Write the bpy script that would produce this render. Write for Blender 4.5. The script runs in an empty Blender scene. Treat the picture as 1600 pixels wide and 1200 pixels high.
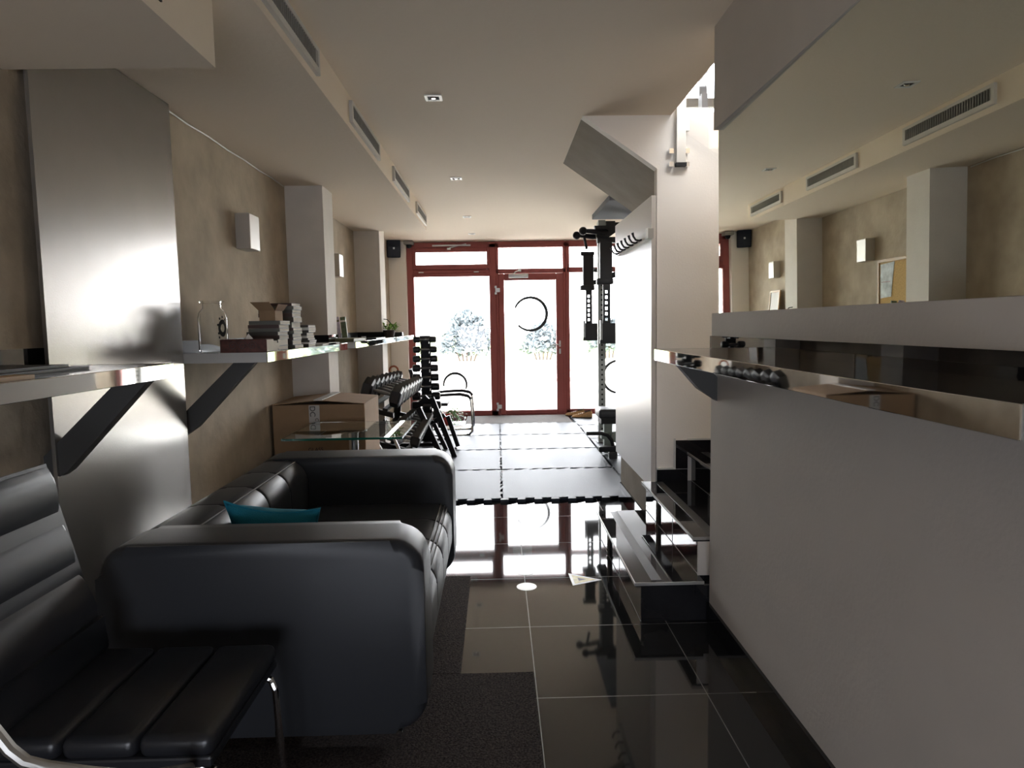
import bpy, bmesh, math, random
from mathutils import Vector, Matrix
random.seed(7)
D = bpy.data; S = bpy.context.scene; COL = S.collection
R = math.radians

# ---------------------------------------------------------------- camera
H = 1.30
cd = D.cameras.new('camera'); cam = D.objects.new('camera', cd); COL.objects.link(cam)
cd.sensor_fit = 'HORIZONTAL'; cd.sensor_width = 36.0; cd.lens = 36.0 * 1060 / 1600
cd.clip_start = .05; cd.clip_end = 300
p, y, ro = R(-4.957), R(1.152), R(-0.917)
fw = Vector((math.sin(y)*math.cos(p), math.cos(y)*math.cos(p), math.sin(p)))
rt = Vector((math.cos(y), -math.sin(y), 0)); up = rt.cross(fw)
r2 = rt*math.cos(ro) + up*math.sin(ro); u2 = up*math.cos(ro) - rt*math.sin(ro)
cam.matrix_world = Matrix(((r2.x, u2.x, -fw.x, 0), (r2.y, u2.y, -fw.y, 0), (r2.z, u2.z, -fw.z, H), (0, 0, 0, 1)))
S.camera = cam

# ---------------------------------------------------------------- world, light, exposure
w = D.worlds.new('sky'); S.world = w; w.use_nodes = True
nt = w.node_tree; bg = nt.nodes['Background']
bg.inputs[0].default_value = (.95, .97, 1.0, 1); bg.inputs[1].default_value = 9.0
def portal(name, loc, rot, sx, sy):
    l = D.lights.new(name, 'AREA'); l.shape = 'RECTANGLE'; l.size = sx; l.size_y = sy
    l.cycles.is_portal = True
    o = D.objects.new(name, l); COL.objects.link(o); o.location = loc; o.rotation_euler = rot
portal('shopfront_daylight_portal', (.95, 9.95, 1.25), (R(-90), 0, 0), 4.6, 2.6)
portal('added_back_portal', (-.3, -2.83, .775), (R(90), 0, 0), 2.0, 1.15)  # serves the window added behind the camera
portal('added_upper_portal', (2.05, 1.84, 4.08), (R(90), 0, 0), 2.3, 1.65)  # serves the window added upstairs above the steps
portal('upper_daylight_portal', (.85, 9.95, 4.0), (R(-90), 0, 0), 4.8, 2.4)
S.view_settings.view_transform = 'Standard'; S.view_settings.look = 'None'
S.view_settings.exposure = 1.05; S.view_settings.gamma = 1.0; S.view_settings.use_curve_mapping = False
S.cycles.max_bounces = 10; S.cycles.diffuse_bounces = 6; S.cycles.glossy_bounces = 6
S.cycles.transmission_bounces = 10; S.cycles.transparent_max_bounces = 12
S.cycles.sample_clamp_indirect = 10.0; S.cycles.caustics_refractive = False

# ---------------------------------------------------------------- materials
def mat(name, col, rough=.5, metal=0.0, spec=.5, noise=0.0, nscale=8.0, bump=0.0, bscale=60.0, trans=0.0, ior=1.5, coat=0.0, sheen=0.0):
    m = D.materials.new(name); m.use_nodes = True; t = m.node_tree; b = t.nodes['Principled BSDF']
    b.inputs['Base Color'].default_value = (*col, 1); b.inputs['Roughness'].default_value = rough
    b.inputs['Metallic'].default_value = metal; b.inputs['Specular IOR Level'].default_value = spec
    b.inputs['IOR'].default_value = ior; b.inputs['Transmission Weight'].default_value = trans
    b.inputs['Coat Weight'].default_value = coat; b.inputs['Sheen Weight'].default_value = sheen
    if noise or bump:
        tc = t.nodes.new('ShaderNodeTexCoord')
    if noise:
        n = t.nodes.new('ShaderNodeTexNoise'); n.inputs['Scale'].default_value = nscale; n.inputs['Detail'].default_value = 5
        t.links.new(tc.outputs['Object'], n.inputs['Vector'])
        r = t.nodes.new('ShaderNodeValToRGB'); r.color_ramp.elements[0].position = .3; r.color_ramp.elements[1].position = .7
        a, c = 1 - noise, 1 + noise
        r.color_ramp.elements[0].color = (*[min(1, v*a) for v in col], 1); r.color_ramp.elements[1].color = (*[min(1, v*c) for v in col], 1)
        t.links.new(n.outputs['Fac'], r.inputs['Fac']); t.links.new(r.outputs['Color'], b.inputs['Base Color'])
    if bump:
        n2 = t.nodes.new('ShaderNodeTexNoise'); n2.inputs['Scale'].default_value = bscale; n2.inputs['Detail'].default_value = 4
        t.links.new(tc.outputs['Object'], n2.inputs['Vector'])
        bu = t.nodes.new('ShaderNodeBump'); bu.inputs['Strength'].default_value = bump; bu.inputs['Distance'].default_value = .01
        t.links.new(n2.outputs['Fac'], bu.inputs['Height']); t.links.new(bu.outputs['Normal'], b.inputs['Normal'])
    return m

def spec_tint(m, c):
    m.node_tree.nodes['Principled BSDF'].inputs['Specular Tint'].default_value = (*c, 1)
def tile_mat(name, col, grout, w_, h_, x0, y0, rough=.04, gw=.0018):
    m = mat(name, col, rough, spec=.6); t = m.node_tree; b = t.nodes['Principled BSDF']
    tc = t.nodes.new('ShaderNodeTexCoord'); sp = t.nodes.new('ShaderNodeSeparateXYZ'); t.links.new(tc.outputs['Object'], sp.inputs[0])
    def line(out, off, per):
        a = t.nodes.new('ShaderNodeMath'); a.operation = 'SUBTRACT'; a.inputs[1].default_value = off; t.links.new(out, a.inputs[0])
        q = t.nodes.new('ShaderNodeMath'); q.operation = 'PINGPONG'; q.inputs[1].default_value = per/2; t.links.new(a.outputs[0], q.inputs[0])
        c = t.nodes.new('ShaderNodeMath'); c.operation = 'LESS_THAN'; c.inputs[1].default_value = gw; t.links.new(q.outputs[0], c.inputs[0])
        return c.outputs[0]
    mx = t.nodes.new('ShaderNodeMath'); mx.operation = 'MAXIMUM'
    t.links.new(line(sp.outputs['X'], x0, w_), mx.inputs[0]); t.links.new(line(sp.outputs['Y'], y0, h_), mx.inputs[1])
    n = t.nodes.new('ShaderNodeTexNoise'); n.inputs['Scale'].default_value = 3; n.inputs['Detail'].default_value = 8; t.links.new(tc.outputs['Object'], n.inputs['Vector'])
    r = t.nodes.new('ShaderNodeValToRGB'); r.color_ramp.elements[0].color = (*[v*.7 for v in col], 1); r.color_ramp.elements[1].color = (*[v*1.4 for v in col], 1)
    t.links.new(n.outputs['Fac'], r.inputs['Fac'])
    mc = t.nodes.new('ShaderNodeMix'); mc.data_type = 'RGBA'; mc.inputs['B'].default_value = (*grout, 1)
    t.links.new(mx.outputs[0], mc.inputs['Factor']); t.links.new(r.outputs['Color'], mc.inputs['A']); t.links.new(mc.outputs['Result'], b.inputs['Base Color'])
    ro_ = t.nodes.new('ShaderNodeMath'); ro_.operation = 'MULTIPLY_ADD'; ro_.inputs[1].default_value = .5; ro_.inputs[2].default_value = rough
    t.links.new(mx.outputs[0], ro_.inputs[0]); t.links.new(ro_.outputs[0], b.inputs['Roughness'])
    return m

def pane_mat(name, tint=(1, 1, 1)):
    m = D.materials.new(name); m.use_nodes = True; t = m.node_tree; t.nodes.clear()
    o = t.nodes.new('ShaderNodeOutputMaterial'); mx = t.nodes.new('ShaderNodeMixShader')
    tr = t.nodes.new('ShaderNodeBsdfTransparent'); tr.inputs[0].default_value = (*tint, 1)
    gl = t.nodes.new('ShaderNodeBsdfGlossy'); gl.inputs['Roughness'].default_value = .01
    fr = t.nodes.new('ShaderNodeFresnel'); fr.inputs[0].default_value = 1.45
    t.links.new(fr.outputs[0], mx.inputs[0]); t.links.new(tr.outputs[0], mx.inputs[1]); t.links.new(gl.outputs[0], mx.inputs[2])
    t.links.new(mx.outputs[0], o.inputs[0]); return m

M = dict(
    plaster=mat('beige_textured_plaster', (.47, .395, .30), .8, spec=.2, noise=.16, nscale=5, bump=.35, bscale=28),
    column=mat('grey_painted_plaster', (.66, .615, .56), .75, spec=.3, noise=.03, bump=.12, bscale=80),
    ceiling=mat('ceiling_paint', (.81, .70, .565), .8, spec=.2, bump=.12, bscale=40),
    rwall=mat('grey_wall_paint', (.62, .57, .52), .7, spec=.2, noise=.04, nscale=3, bump=.1, bscale=60),
    white=mat('white_wall_paint', (.90, .855, .80), .7, spec=.2, bump=.1, bscale=90),
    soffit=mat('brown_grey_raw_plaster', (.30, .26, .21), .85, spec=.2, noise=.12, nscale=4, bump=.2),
    ductside=mat('blue_grey_duct_paint', (.16, .17, .19), .85, spec=.1),
    floor=tile_mat('polished_dark_tile', (.022, .023, .024), (.20, .195, .18), .596, .563, .117, 2.265),
    tile=mat('glossy_black_tile', (.012, .012, .014), .015, spec=.6),
    tile_satin=mat('satin_black_tile', (.016, .017, .020), .5, spec=.25),
    step_tile=mat('polished_black_step_tile', (.016, .016, .018), .02, spec=.6, noise=.3, nscale=5),
    grout=mat('grey_grout', (.4, .4, .39), .8),
    strip=mat('anti_slip_strip', (.035, .034, .034), .35),
    mirror=mat('mirror_glass', (.80, .83, .76), .01, metal=1.0),
    board=mat('satin_aluminium_laminate', (.35, .33, .305), .23, metal=.65, noise=.02, bump=.04, bscale=220),
    wpanel=mat('white_satin_panel', (.61, .575, .54), .32, spec=.55, bump=.03, bscale=150),
    steel=mat('polished_steel', (.78, .78, .77), .03, metal=1.0),
    shelftop=mat('dark_gloss_shelf_top', (.05, .048, .046), .025, spec=.6),
    fill_tint=pane_mat('added_window_tint', (.72, .73, .76)),  # tint sets how much light the added back window lets in
    chrome=mat('chrome', (.8, .8, .8), .05, metal=1.0),
    brushed=mat('brushed_steel', (.42, .41, .39), .4, metal=.9),
    bracket=mat('dark_grey_bracket_paint', (.06, .058, .055), .5),
    leather=mat('black_leather', (.030, .032, .037), .42, spec=.38, bump=.05, bscale=420),
    chair_leather=mat('black_chair_leather', (.020, .021, .025), .33, spec=.5, bump=.04, bscale=420),
    stitch=mat('grey_thread', (.16, .155, .15), .7),
    teal=mat('teal_cushion_cloth', (.006, .19, .28), .85, bump=.3, bscale=250),
    carpet=mat('brown_loop_carpet', (.058, .046, .042), .95, spec=.1, noise=.75, nscale=150, bump=.9, bscale=170),
    mat=mat('black_rubber_mat', (.026, .029, .038), .52, spec=.40, bump=.25, bscale=160),
    rubber=mat('black_rubber', (.012, .013, .016), .42),
    iron=mat('black_powder_coat', (.011, .011, .013), .5, spec=.3),
    handle=mat('grey_steel_handle', (.20, .20, .20), .35, metal=.9),
    greypost=mat('grey_powder_coat_upright', (.34, .36, .35), .45),
    hole=mat('dark_hole', (.004, .004, .004), .8),
    red=mat('red_brown_window_frame', (.30, .068, .062), .55),
    pane=pane_mat('window_pane_glass'),
    hinge=mat('silver_hinge', (.6, .6, .6), .35, metal=.7),
    cardboard=mat('kraft_cardboard', (.34, .22, .125), .85, noise=.06, nscale=14),
    cardboard_dark=mat('brown_carton_board', (.23, .125, .065), .85, noise=.06, nscale=14),
    tape=mat('printed_pale_tape', (.55, .54, .52), .35),
    ink=mat('black_ink', (.02, .02, .02), .7),
    tglass=mat('green_tinted_table_glass', (.86, .96, .92), .0, trans=1.0, ior=1.5),
    tedge=mat('green_polished_glass_edge', (.02, .20, .13), .1, trans=.4),
    jar=mat('clear_jar_glass', (.96, .97, .97), .0, trans=1.0, ior=1.16),
    sticker=mat('white_vinyl_sticker', (.88, .88, .86), .25),
    paper=mat('book_page_paper', (.72, .68, .60), .9),
    wpaper=mat('white_paper', (.78, .77, .76), .8),
    tissue_box=mat('dark_red_tissue_box', (.10, .03, .022), .5, noise=.5, nscale=40),
    cork=mat('cork_board', (.55, .36, .13), .9, noise=.2, nscale=90),
    wood=mat('light_wood_frame', (.42, .25, .10), .5),
    map=mat('pale_blue_map_paper', (.60, .66, .68), .7, noise=.35, nscale=14),
    leaf=mat('bright_green_leaf', (.16, .34, .03), .5),
    leaf2=mat('mid_green_leaf', (.10, .22, .06), .5),
    wicker=mat('dark_wicker', (.035, .02, .016), .7, bump=.5, bscale=90),
    redpot=mat('red_plant_pot', (.42, .02, .02), .4),
    offwhite=mat('off_white_plastic', (.66, .65, .62), .4),
    sconce=mat('white_sconce_metal', (.52, .49, .45), .38, metal=.3),
    vent=mat('white_vent_frame', (.60, .57, .52), .5),
    ventin=mat('dark_vent_core', (.05, .05, .045), .7),
    louvre=mat('grey_vent_louvre', (.28, .27, .25), .6),
    speaker=mat('dark_blue_speaker_cloth', (.02, .026, .045), .8),
    tan=mat('tan_shoe_canvas', (.38, .22, .10), .8, noise=.2, nscale=60),
    sole=mat('dark_shoe_sole', (.06, .045, .035), .8),
    doormat=mat('grey_doormat_pile', (.16, .15, .145), .95, noise=.5, nscale=180, bump=.8, bscale=200),
    yellow=mat('yellow_hazard_sticker', (.70, .62, .28), .4, noise=.2, nscale=30),
    orange=mat('orange_rubber_band', (.45, .13, .06), .6),
    pave=mat('pale_paving', (.66, .63, .58), .9, noise=.1, nscale=2),
    grass=mat('dry_grass', (.20, .25, .08), .95, noise=.3, nscale=1.2),
    bush=mat('bush_foliage', (.17, .20, .215), .8, noise=.5, nscale=3),
    concrete=mat('pale_concrete', (.5, .48, .45), .9),
    pipe=mat('blue_grey_hose', (.07, .08, .11), .5),
    olive=mat('olive_cover', (.13, .125, .06), .6),
    cover_dark=mat('charcoal_book_cover', (.07, .062, .055), .6),
    cover_brown=mat('brown_book_cover', (.085, .05, .045), .6),
    cover_grey=mat('grey_green_book_cover', (.14, .14, .12), .6),
    purple=mat('pale_purple_cover', (.42, .38, .46), .5, noise=.25, nscale=40),
    greencover=mat('dark_green_cover', (.10, .13, .06), .5, noise=.4, nscale=40),
    ring_grey=mat('grey_window_decal', (.05, .055, .06), .6),
    dash=mat('dark_notebook', (.03, .032, .04), .4),
    bench_green=mat('grey_green_bench_frame', (.22, .27, .24), .45),
    downlight=mat('white_downlight_trim', (.75, .73, .68), .4),
    bulb=mat('dim_reflector', (.3, .29, .27), .2, metal=.8),
)

spec_tint(M['mat'], (.72, .84, 1.0))
# ---------------------------------------------------------------- mesh helpers
class MB:
    def __init__(s): s.bm = bmesh.new()
    def _add(s, vs, fs):
        v = [s.bm.verts.new(c) for c in vs]
        for f in fs:
            try: s.bm.faces.new([v[i] for i in f])
            except ValueError: pass
        return v
    def hexa(s, c8): s._hexa(c8); return s
    def _hexa(s, c8):
        return s._add(c8, [(0,3,2,1),(4,5,6,7),(0,1,5,4),(1,2,6,5),(2,3,7,6),(3,0,4,7)])
    def box(s, x0, x1, y0, y1, z0, z1, m=None, bevel=0, seg=2):
        c = [Vector(q) for q in ((x0,y0,z0),(x1,y0,z0),(x1,y1,z0),(x0,y1,z0),(x0,y0,z1),(x1,y0,z1),(x1,y1,z1),(x0,y1,z1))]
        if m: c = [m @ q for q in c]
        v = s._hexa(c)
        if bevel:
            e = list({e for q in v for e in q.link_edges})
            bmesh.ops.bevel(s.bm, geom=e, offset=bevel, segments=seg, profile=.5, affect='EDGES', clamp_overlap=True)
        return s
    def cyl(s, a, b, r, r1=None, n=14, cap=True):
        a, b = Vector(a), Vector(b); r1 = r if r1 is None else r1; d = (b-a).normalized()
        q = d.to_track_quat('Z', 'Y'); A = []; B = []
        for i in range(n):
            t = 2*math.pi*i/n; o = Vector((math.cos(t), math.sin(t), 0))
            A.append(a + q @ (o*r)); B.append(b + q @ (o*r1))
        f = [(i, (i+1) % n, n+(i+1) % n, n+i) for i in range(n)]
        if cap: f += [tuple(reversed(range(n))), tuple(range(n, 2*n))]
        s._add(A+B, f); return s
    def tube(s, pts, r, n=10, closed=False):
        pts = [Vector(q) for q in pts]; k = len(pts); rings = []; prev = None
        for i, q in enumerate(pts):
            a = pts[(i-1) % k] if (closed or i > 0) else q; b = pts[(i+1) % k] if (closed or i < k-1) else q
            d = (b-a).normalized()
            if prev is None:
                ref = Vector((0, 0, 1)) if abs(d.z) < .9 else Vector((1, 0, 0)); u = d.cross(ref).normalized()
            else: u = (prev - d*prev.dot(d)).normalized()
            prev = u; v = d.cross(u)
            rr = r[i] if isinstance(r, (list, tuple)) else r
            rings += [q + (u*math.cos(2*math.pi*j/n) + v*math.sin(2*math.pi*j/n))*rr for j in range(n)]
        f = []
        for i in range(k if closed else k-1):
            i2 = (i+1) % k
            for j in range(n): f.append((i*n+j, i*n+(j+1) % n, i2*n+(j+1) % n, i2*n+j))
        if not closed: f += [tuple(reversed(range(n))), tuple(range((k-1)*n, k*n))]
        s._add(rings, f); return s
    def prism(s, poly, axis, a, b, bevel=0, seg=3):
        """poly: 2-D points; axis 'x': (y,z), 'y': (x,z), 'z': (x,y)"""
        def P(u, v, c): return Vector((c, u, v)) if axis == 'x' else Vector((u, c, v)) if axis == 'y' else Vector((u, v, c))
        n = len(poly)
        v = s._add([P(*q, a) for q in poly] + [P(*q, b) for q in poly], [(i, (i+1) % n, n+(i+1) % n, n+i) for i in range(n)] + [tuple(reversed(range(n))), tuple(range(n, 2*n))])
        if bevel:
            e = [e for e in {e for q in v for e in q.link_edges} if (e.verts[0] in v[:n]) == (e.verts[1] in v[:n])]
            bmesh.ops.bevel(s.bm, geom=e, offset=bevel, segments=seg, profile=.5, affect='EDGES', clamp_overlap=True)
        return s
    def lathe(s, prof, c, n=28):
        c = Vector(c); vs = []; k = len(prof)
        for r, z in prof:
            for j in range(n): vs.append(c + Vector((r*math.cos(2*math.pi*j/n), r*math.sin(2*math.pi*j/n), z)))
        f = [(i*n+j, i*n+(j+1) % n, (i+1)*n+(j+1) % n, (i+1)*n+j) for i in range(k-1) for j in range(n)]
        if prof[0][0] > 1e-5: pass
        s._add(vs, f); bmesh.ops.remove_doubles(s.bm, verts=s.bm.verts[:], dist=1e-5); return s
    def quad(s, a, b, c, d): s._add([Vector(q) for q in (a, b, c, d)], [(0, 1, 2, 3)]); return s
    def build(s, name, m, parent=None, smooth=35):
        bmesh.ops.recalc_face_normals(s.bm, faces=s.bm.faces[:])
        me = D.meshes.new(name)
        if parent is not None:
            off = Vector((0, 0, 0)); q = parent
            while q is not None: off += Vector(q.location); q = q.parent
            bmesh.ops.translate(s.bm, verts=s.bm.verts[:], vec=-off)
        s.bm.to_mesh(me); s.bm.free()
        me.materials.append(M[m] if isinstance(m, str) else m)
        if smooth:
            for f in me.polygons: f.use_smooth = True
            me.set_sharp_from_angle(angle=R(smooth))
        o = D.objects.new(name, me); COL.objects.link(o)
        if parent is not None: o.parent = parent
        return o

def tag(o, label=None, cat=None, group=None, kind=None):
    for k, v in (('label', label), ('category', cat), ('group', group), ('kind', kind)):
        if v: o[k] = v
    return o
def thing(name, label, cat, loc=(0, 0, 0), group=None):
    o = D.objects.new(name, None); o.empty_display_size = .05; COL.objects.link(o); o.location = loc
    return tag(o, label, cat, group)
def struct(o): o['kind'] = 'structure'; return o
def kids(o): return [c for c in COL.objects if c.parent == o]
def copy_tree(o, parent=None):
    c = o.copy(); COL.objects.link(c)
    if parent is not None: c.parent = parent
    for ch in kids(o): copy_tree(ch, c)
    return c
def B(x0, x1, y0, y1, z0, z1, **k): return MB().box(x0, x1, y0, y1, z0, z1, **k)
def text(name, body, size, m, parent, mw, extrude=.0004):
    c = D.curves.new(name, 'FONT'); c.body = body; c.size = size; c.extrude = extrude; c.align_x = 'CENTER'; c.align_y = 'CENTER'
    t = D.objects.new(name+'_curve', c); COL.objects.link(t)
    dg = bpy.context.evaluated_depsgraph_get(); me = D.meshes.new_from_object(t.evaluated_get(dg))
    D.objects.remove(t); D.curves.remove(c); me.name = name
    me.materials.clear(); me.materials.append(M[m])
    off = Vector((0, 0, 0)); q = parent
    while q is not None: off += Vector(q.location); q = q.parent
    me.transform(Matrix.Translation(-off) @ mw)
    o = D.objects.new(name, me); COL.objects.link(o); o.parent = parent; return o
ORD = ['first', 'second', 'third', 'fourth', 'fifth', 'sixth', 'seventh', 'eighth', 'ninth', 'tenth', 'eleventh', 'twelfth', 'thirteenth']

# ---------------------------------------------------------------- main levels
XL, XR, ZC, FY = -1.51, .90, 2.49, 9.75       # left wall, right wall, ceiling, shop-front plane
YM = 2.84                                      # where the right wall ends and the stairs start
YS, YF = 4.00, 5.15                            # stair wall and far side of the upper flight

# ---------------------------------------------------------------- setting
struct(B(-1.75, 3.4, -2.7, FY+.25, -.12, 0).build('floor', 'floor', smooth=0))
struct(B(-1.75, XL, -2.7, FY+.1, 0, ZC).build('wall_left', 'plaster', smooth=0))
cl = MB(); cl.box(-1.75, 1.02, -2.7, FY+.1, ZC, ZC+.25); cl.box(1.02, 3.4, -2.7, YM, ZC, ZC+.25); cl.box(1.02, 3.4, YF+.02, FY+.1, ZC, ZC+.25)
struct(cl.build('ceiling', 'ceiling', smooth=0))
wb = MB(); wb.box(-1.75, -1.3, -2.85, -2.7, 0, ZC+.25); wb.box(.7, 3.4, -2.85, -2.7, 0, ZC+.25); wb.box(-1.3, .7, -2.85, -2.7, 0, .2); wb.box(-1.3, .7, -2.85, -2.7, 1.35, ZC+.25)
struct(wb.build('wall_back', 'rwall', smooth=0))
w4 = D.objects.new('added_back_window', None); COL.objects.link(w4); w4.location = (-.3, -2.75, .2); struct(w4)  # unseen window, added behind the camera to brighten the near end
MB().box(-1.3, .7, -2.8, -2.74, .2, .26).box(-1.3, .7, -2.8, -2.74, 1.29, 1.35).box(-1.3, -1.24, -2.8, -2.74, .26, 1.29).box(.64, .7, -2.8, -2.74, .26, 1.29).box(-.33, -.27, -2.8, -2.74, .26, 1.29).build('window_frame', 'offwhite', w4, smooth=0)
B(-1.24, .64, -2.78, -2.77, .26, 1.29).build('pane', 'fill_tint', w4, smooth=0)
# right wall: solid block of the stair shaft, with the mirror niche left open
rw = MB(); rw.box(XR, 3.4, -2.7, YM, 0, 1.336); rw.box(XR, 3.4, -2.7, YM, 2.082, ZC); rw.box(XR+.06, 3.4, -2.7, YM, 1.336, 2.082)
struct(rw.build('wall_right', 'rwall', smooth=0))
struct(B(XR-.012, XR, -2.7, YM, 0, .085).build('baseboard_right', 'tile', smooth=0))
struct(B(XR-.008, XR, -2.7, YM, 1.187, 1.242).build('trim_1', 'tile', smooth=0))
struct(B(XL, XL+.008, -2.7, 2.75, 1.19, 1.25).build('trim_2', 'tile', smooth=0))
struct(B(XL, XL+.008, 2.75, 9.7, 1.19, 1.25).build('trim_8', 'tile_satin', smooth=0))
struct(B(3.3, 3.45, YS, FY+.1, 0, ZC).build('wall_gym_side', 'plaster', smooth=0))
# columns on the left wall
for i, (a, b) in enumerate(((5.0, 5.29), (7.34, 7.66))):
    c = B(XL, -1.24, a, b, 0, 2.49).build('wall_column', 'column', smooth=0); struct(c)
    t = B(XL, -1.233, a-.007, b+.007, 1.19, 1.25).build('tile_band', 'tile', c, smooth=0)
struct(B(XL, -1.27, FY-.1, FY+.1, 0, ZC).build('wall_front_left', 'white', smooth=0))
# ceiling ducts boxed in
struct(B(XL, -.74, 2.0, 7.38, 2.32, ZC).build('ceiling_bulkhead', 'ceiling', smooth=0))
struct(B(XL, -.86, -2.7, 2.2, 2.11, ZC).build('ceiling_bulkhead_low', 'ceiling', smooth=0))
struct(B(1.06, 3.3, 6.4, 7.55, 2.44, ZC).build('ceiling_bulkhead_right', 'ductside', smooth=0))
sl = B(-.863, -.855, 1.2, 1.86, 2.15, 2.19).build('trim_3', 'ventin', smooth=0); struct(sl)
# thin white cable along the wall and ceiling-box joint
struct(MB().tube([(XL+.01, 3.2+.25*i, 2.312-.006*(i % 2)) for i in range(8)], .004, 6).build('trim_4', 'offwhite'))

# stairs ------------------------------------------------------------------
st = D.objects.new('staircase', None); COL.objects.link(st); st.location = (.6, 3.4, 0); struct(st)
NX = [.58, .853, 1.127, 1.402, 1.677, 1.952]; RH = .175
for k, nx in enumerate(NX):
    y0 = 2.855 if k == 0 else 2.925
    z0, z1 = RH*k, RH*(k+1)
    body = B(nx+.025, 3.3, y0+(0 if k == 0 else .004), YS, 0, z1-.02)
    o = body.build('step', 'step_tile' if k != 99 else 'rwall', st, smooth=0)
    tr = B(nx, nx+.30, y0-.004, YS, z1-.02, z1).build('tread', 'step_tile', o, smooth=0)
    ed = MB(); ed.box(nx-.004, nx, y0-.008, YS, z1-.012, z1+.001); ed.box(nx, nx+.30, y0-.008, y0-.004, z1-.012, z1+.001)
    ed.build('metal_edge', 'brushed', o, smooth=0)
    B(nx+.075, nx+.12, y0+.02, YS-.02, z1, z1+.0012).build('anti_slip_strip', 'strip', o, smooth=0)
    gr = MB()
    for yy in (3.38, ): gr.box(nx+.0235, nx+.025, yy-.001, yy+.001, z0, z1-.02)
    gr.box(nx+.0235, nx+.025, y0, YS, z0, z0+.002)
    gr.build('grout_line', 'grout', o, smooth=0)
    if k == 1: B(nx+.02, XR+.06, y0-.002, y0+.004, RH, z1-.02).build('plaster_side', 'rwall', o, smooth=0)
    if k in (0, 1):
        MB().cyl((nx+.020, 3.68, z0), (nx+.020, 3.68, z1-.02), .010).cyl((nx+.020, 3.68, z0), (nx+.020, 3.68, z0+.01), .014).build('chrome_post', 'chrome', o)
# wall between the two flights, its slanted soffit edge on the corridor side
def under(x): return 2.49 - (x-.51)*.70
ws = MB().prism([(.94, 0), (3.3, 0), (3.3, 2.30), (1.24, 2.30), (1.24, 2.53), (.51, 2.53), (.51, 2.49), (.94, under(.94)), ], 'y', YS, YS+.07)
struct(ws.build('wall_stair', 'white', smooth=0))
fl = MB().prism([(.51, 2.49), (2.9, under(2.9)), (2.9, under(2.9)+.22), (.75, 2.60), (.51, 2.60)], 'y', YS+.07, YF)
struct(fl.build('stair_soffit', 'soffit', smooth=0))
struct(B(.945, 1.02, YS+.07, 5.2, 0, .40).build('wall_under_stair', 'soffit', smooth=0))
struct(B(.935, .945, YS, 5.2, 0, .065).build('baseboard_stair', 'tile', smooth=0))
sk = MB()
for k in range(1, 5):
    a, b, z = NX[k], NX[k+1], RH*(k+1)
    sk.box(max(a, .942), b, YS-.008, YS, z, z+.072); sk.box(b-.073, b, YS-.008, YS, z+.075, z+RH+.072)
struct(sk.build('trim_5', 'tile', smooth=0))
tr = MB()
for k in range(1, 5):
    a, b, z = NX[k], NX[k+1], RH*(k+1)
    tr.box(max(a, .942), b-.073, YS-.010, YS, z+.072, z+.083); tr.box(b-.083, b-.073, YS-.009, YS, z+.083, z+RH+.083)
struct(tr.build('trim_6', 'offwhite', smooth=0))

struct(B(3.3, 3.45, YM-.1, YS+.1, 0, 2.75).build('wall_stair_end', 'white', smooth=0))
# upper floor seen through the stair opening ---------------------------------
uw = MB()
uw.box(-1.75, -1.6, 2.0, FY+.1, ZC+.25, 5.3); uw.box(3.4, 3.55, 2.0, FY+.1, ZC, 5.3); uw.box(-1.75, .9, 1.85, 2.0, ZC+.25, 5.3); uw.box(3.2, 3.55, 1.85, 2.0, ZC+.25, 5.3); uw.box(.9, 3.2, 1.85, 2.0, ZC+.25, 3.25); uw.box(.9, 3.2, 1.85, 2.0, 4.9, 5.3)
uw.box(-1.75, 3.55, 1.85, FY+.1, 5.3, 5.45)
struct(uw.build('wall_upper_floor', 'white', smooth=0))
struct(B(1.30, 3.3, YF+.03, YF+.06, 2.50, 2.86).build('trim_7', 'white', smooth=0))
w5 = D.objects.new('added_upper_window', None); COL.objects.link(w5); w5.location = (2.05, 1.9, 3.25); struct(w5)  # unseen window, added upstairs to brighten the stair wall and steps
MB().box(.9, 3.2, 1.88, 1.95, 3.25, 3.31).box(.9, 3.2, 1.88, 1.95, 4.84, 4.9).box(.9, .96, 1.88, 1.95, 3.31, 4.84).box(3.14, 3.2, 1.88, 1.95, 3.31, 4.84).box(2.02, 2.08, 1.88, 1.95, 3.31, 4.84).build('window_frame', 'offwhite', w5, smooth=0)
B(.96, 3.14, 1.91, 1.92, 3.31, 4.84).build('pane', 'pane', w5, smooth=0)
wu = D.objects.new('window_3', None); COL.objects.link(wu); wu.location = (.9, FY, ZC+.25); struct(wu)
wf = MB()
for x in (-1.6, .2, 2.0, 3.35): wf.box(x, x+.07, FY, FY+.07, 2.8, 5.25)
wf.box(-1.6, 3.4, FY, FY+.07, 2.75, 2.85); wf.box(-1.6, 3.4, FY-.02, FY+.07, 4.30, 4.42); wf.box(-1.6, 3.4, FY, FY+.07, 5.2, 5.3)
wf.build('window_frame', 'bracket', wu, smooth=0)
B(-1.6, 3.4, FY+.02, FY+.03, 2.8, 5.25).build('pane', 'pane', wu, smooth=0)

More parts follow.
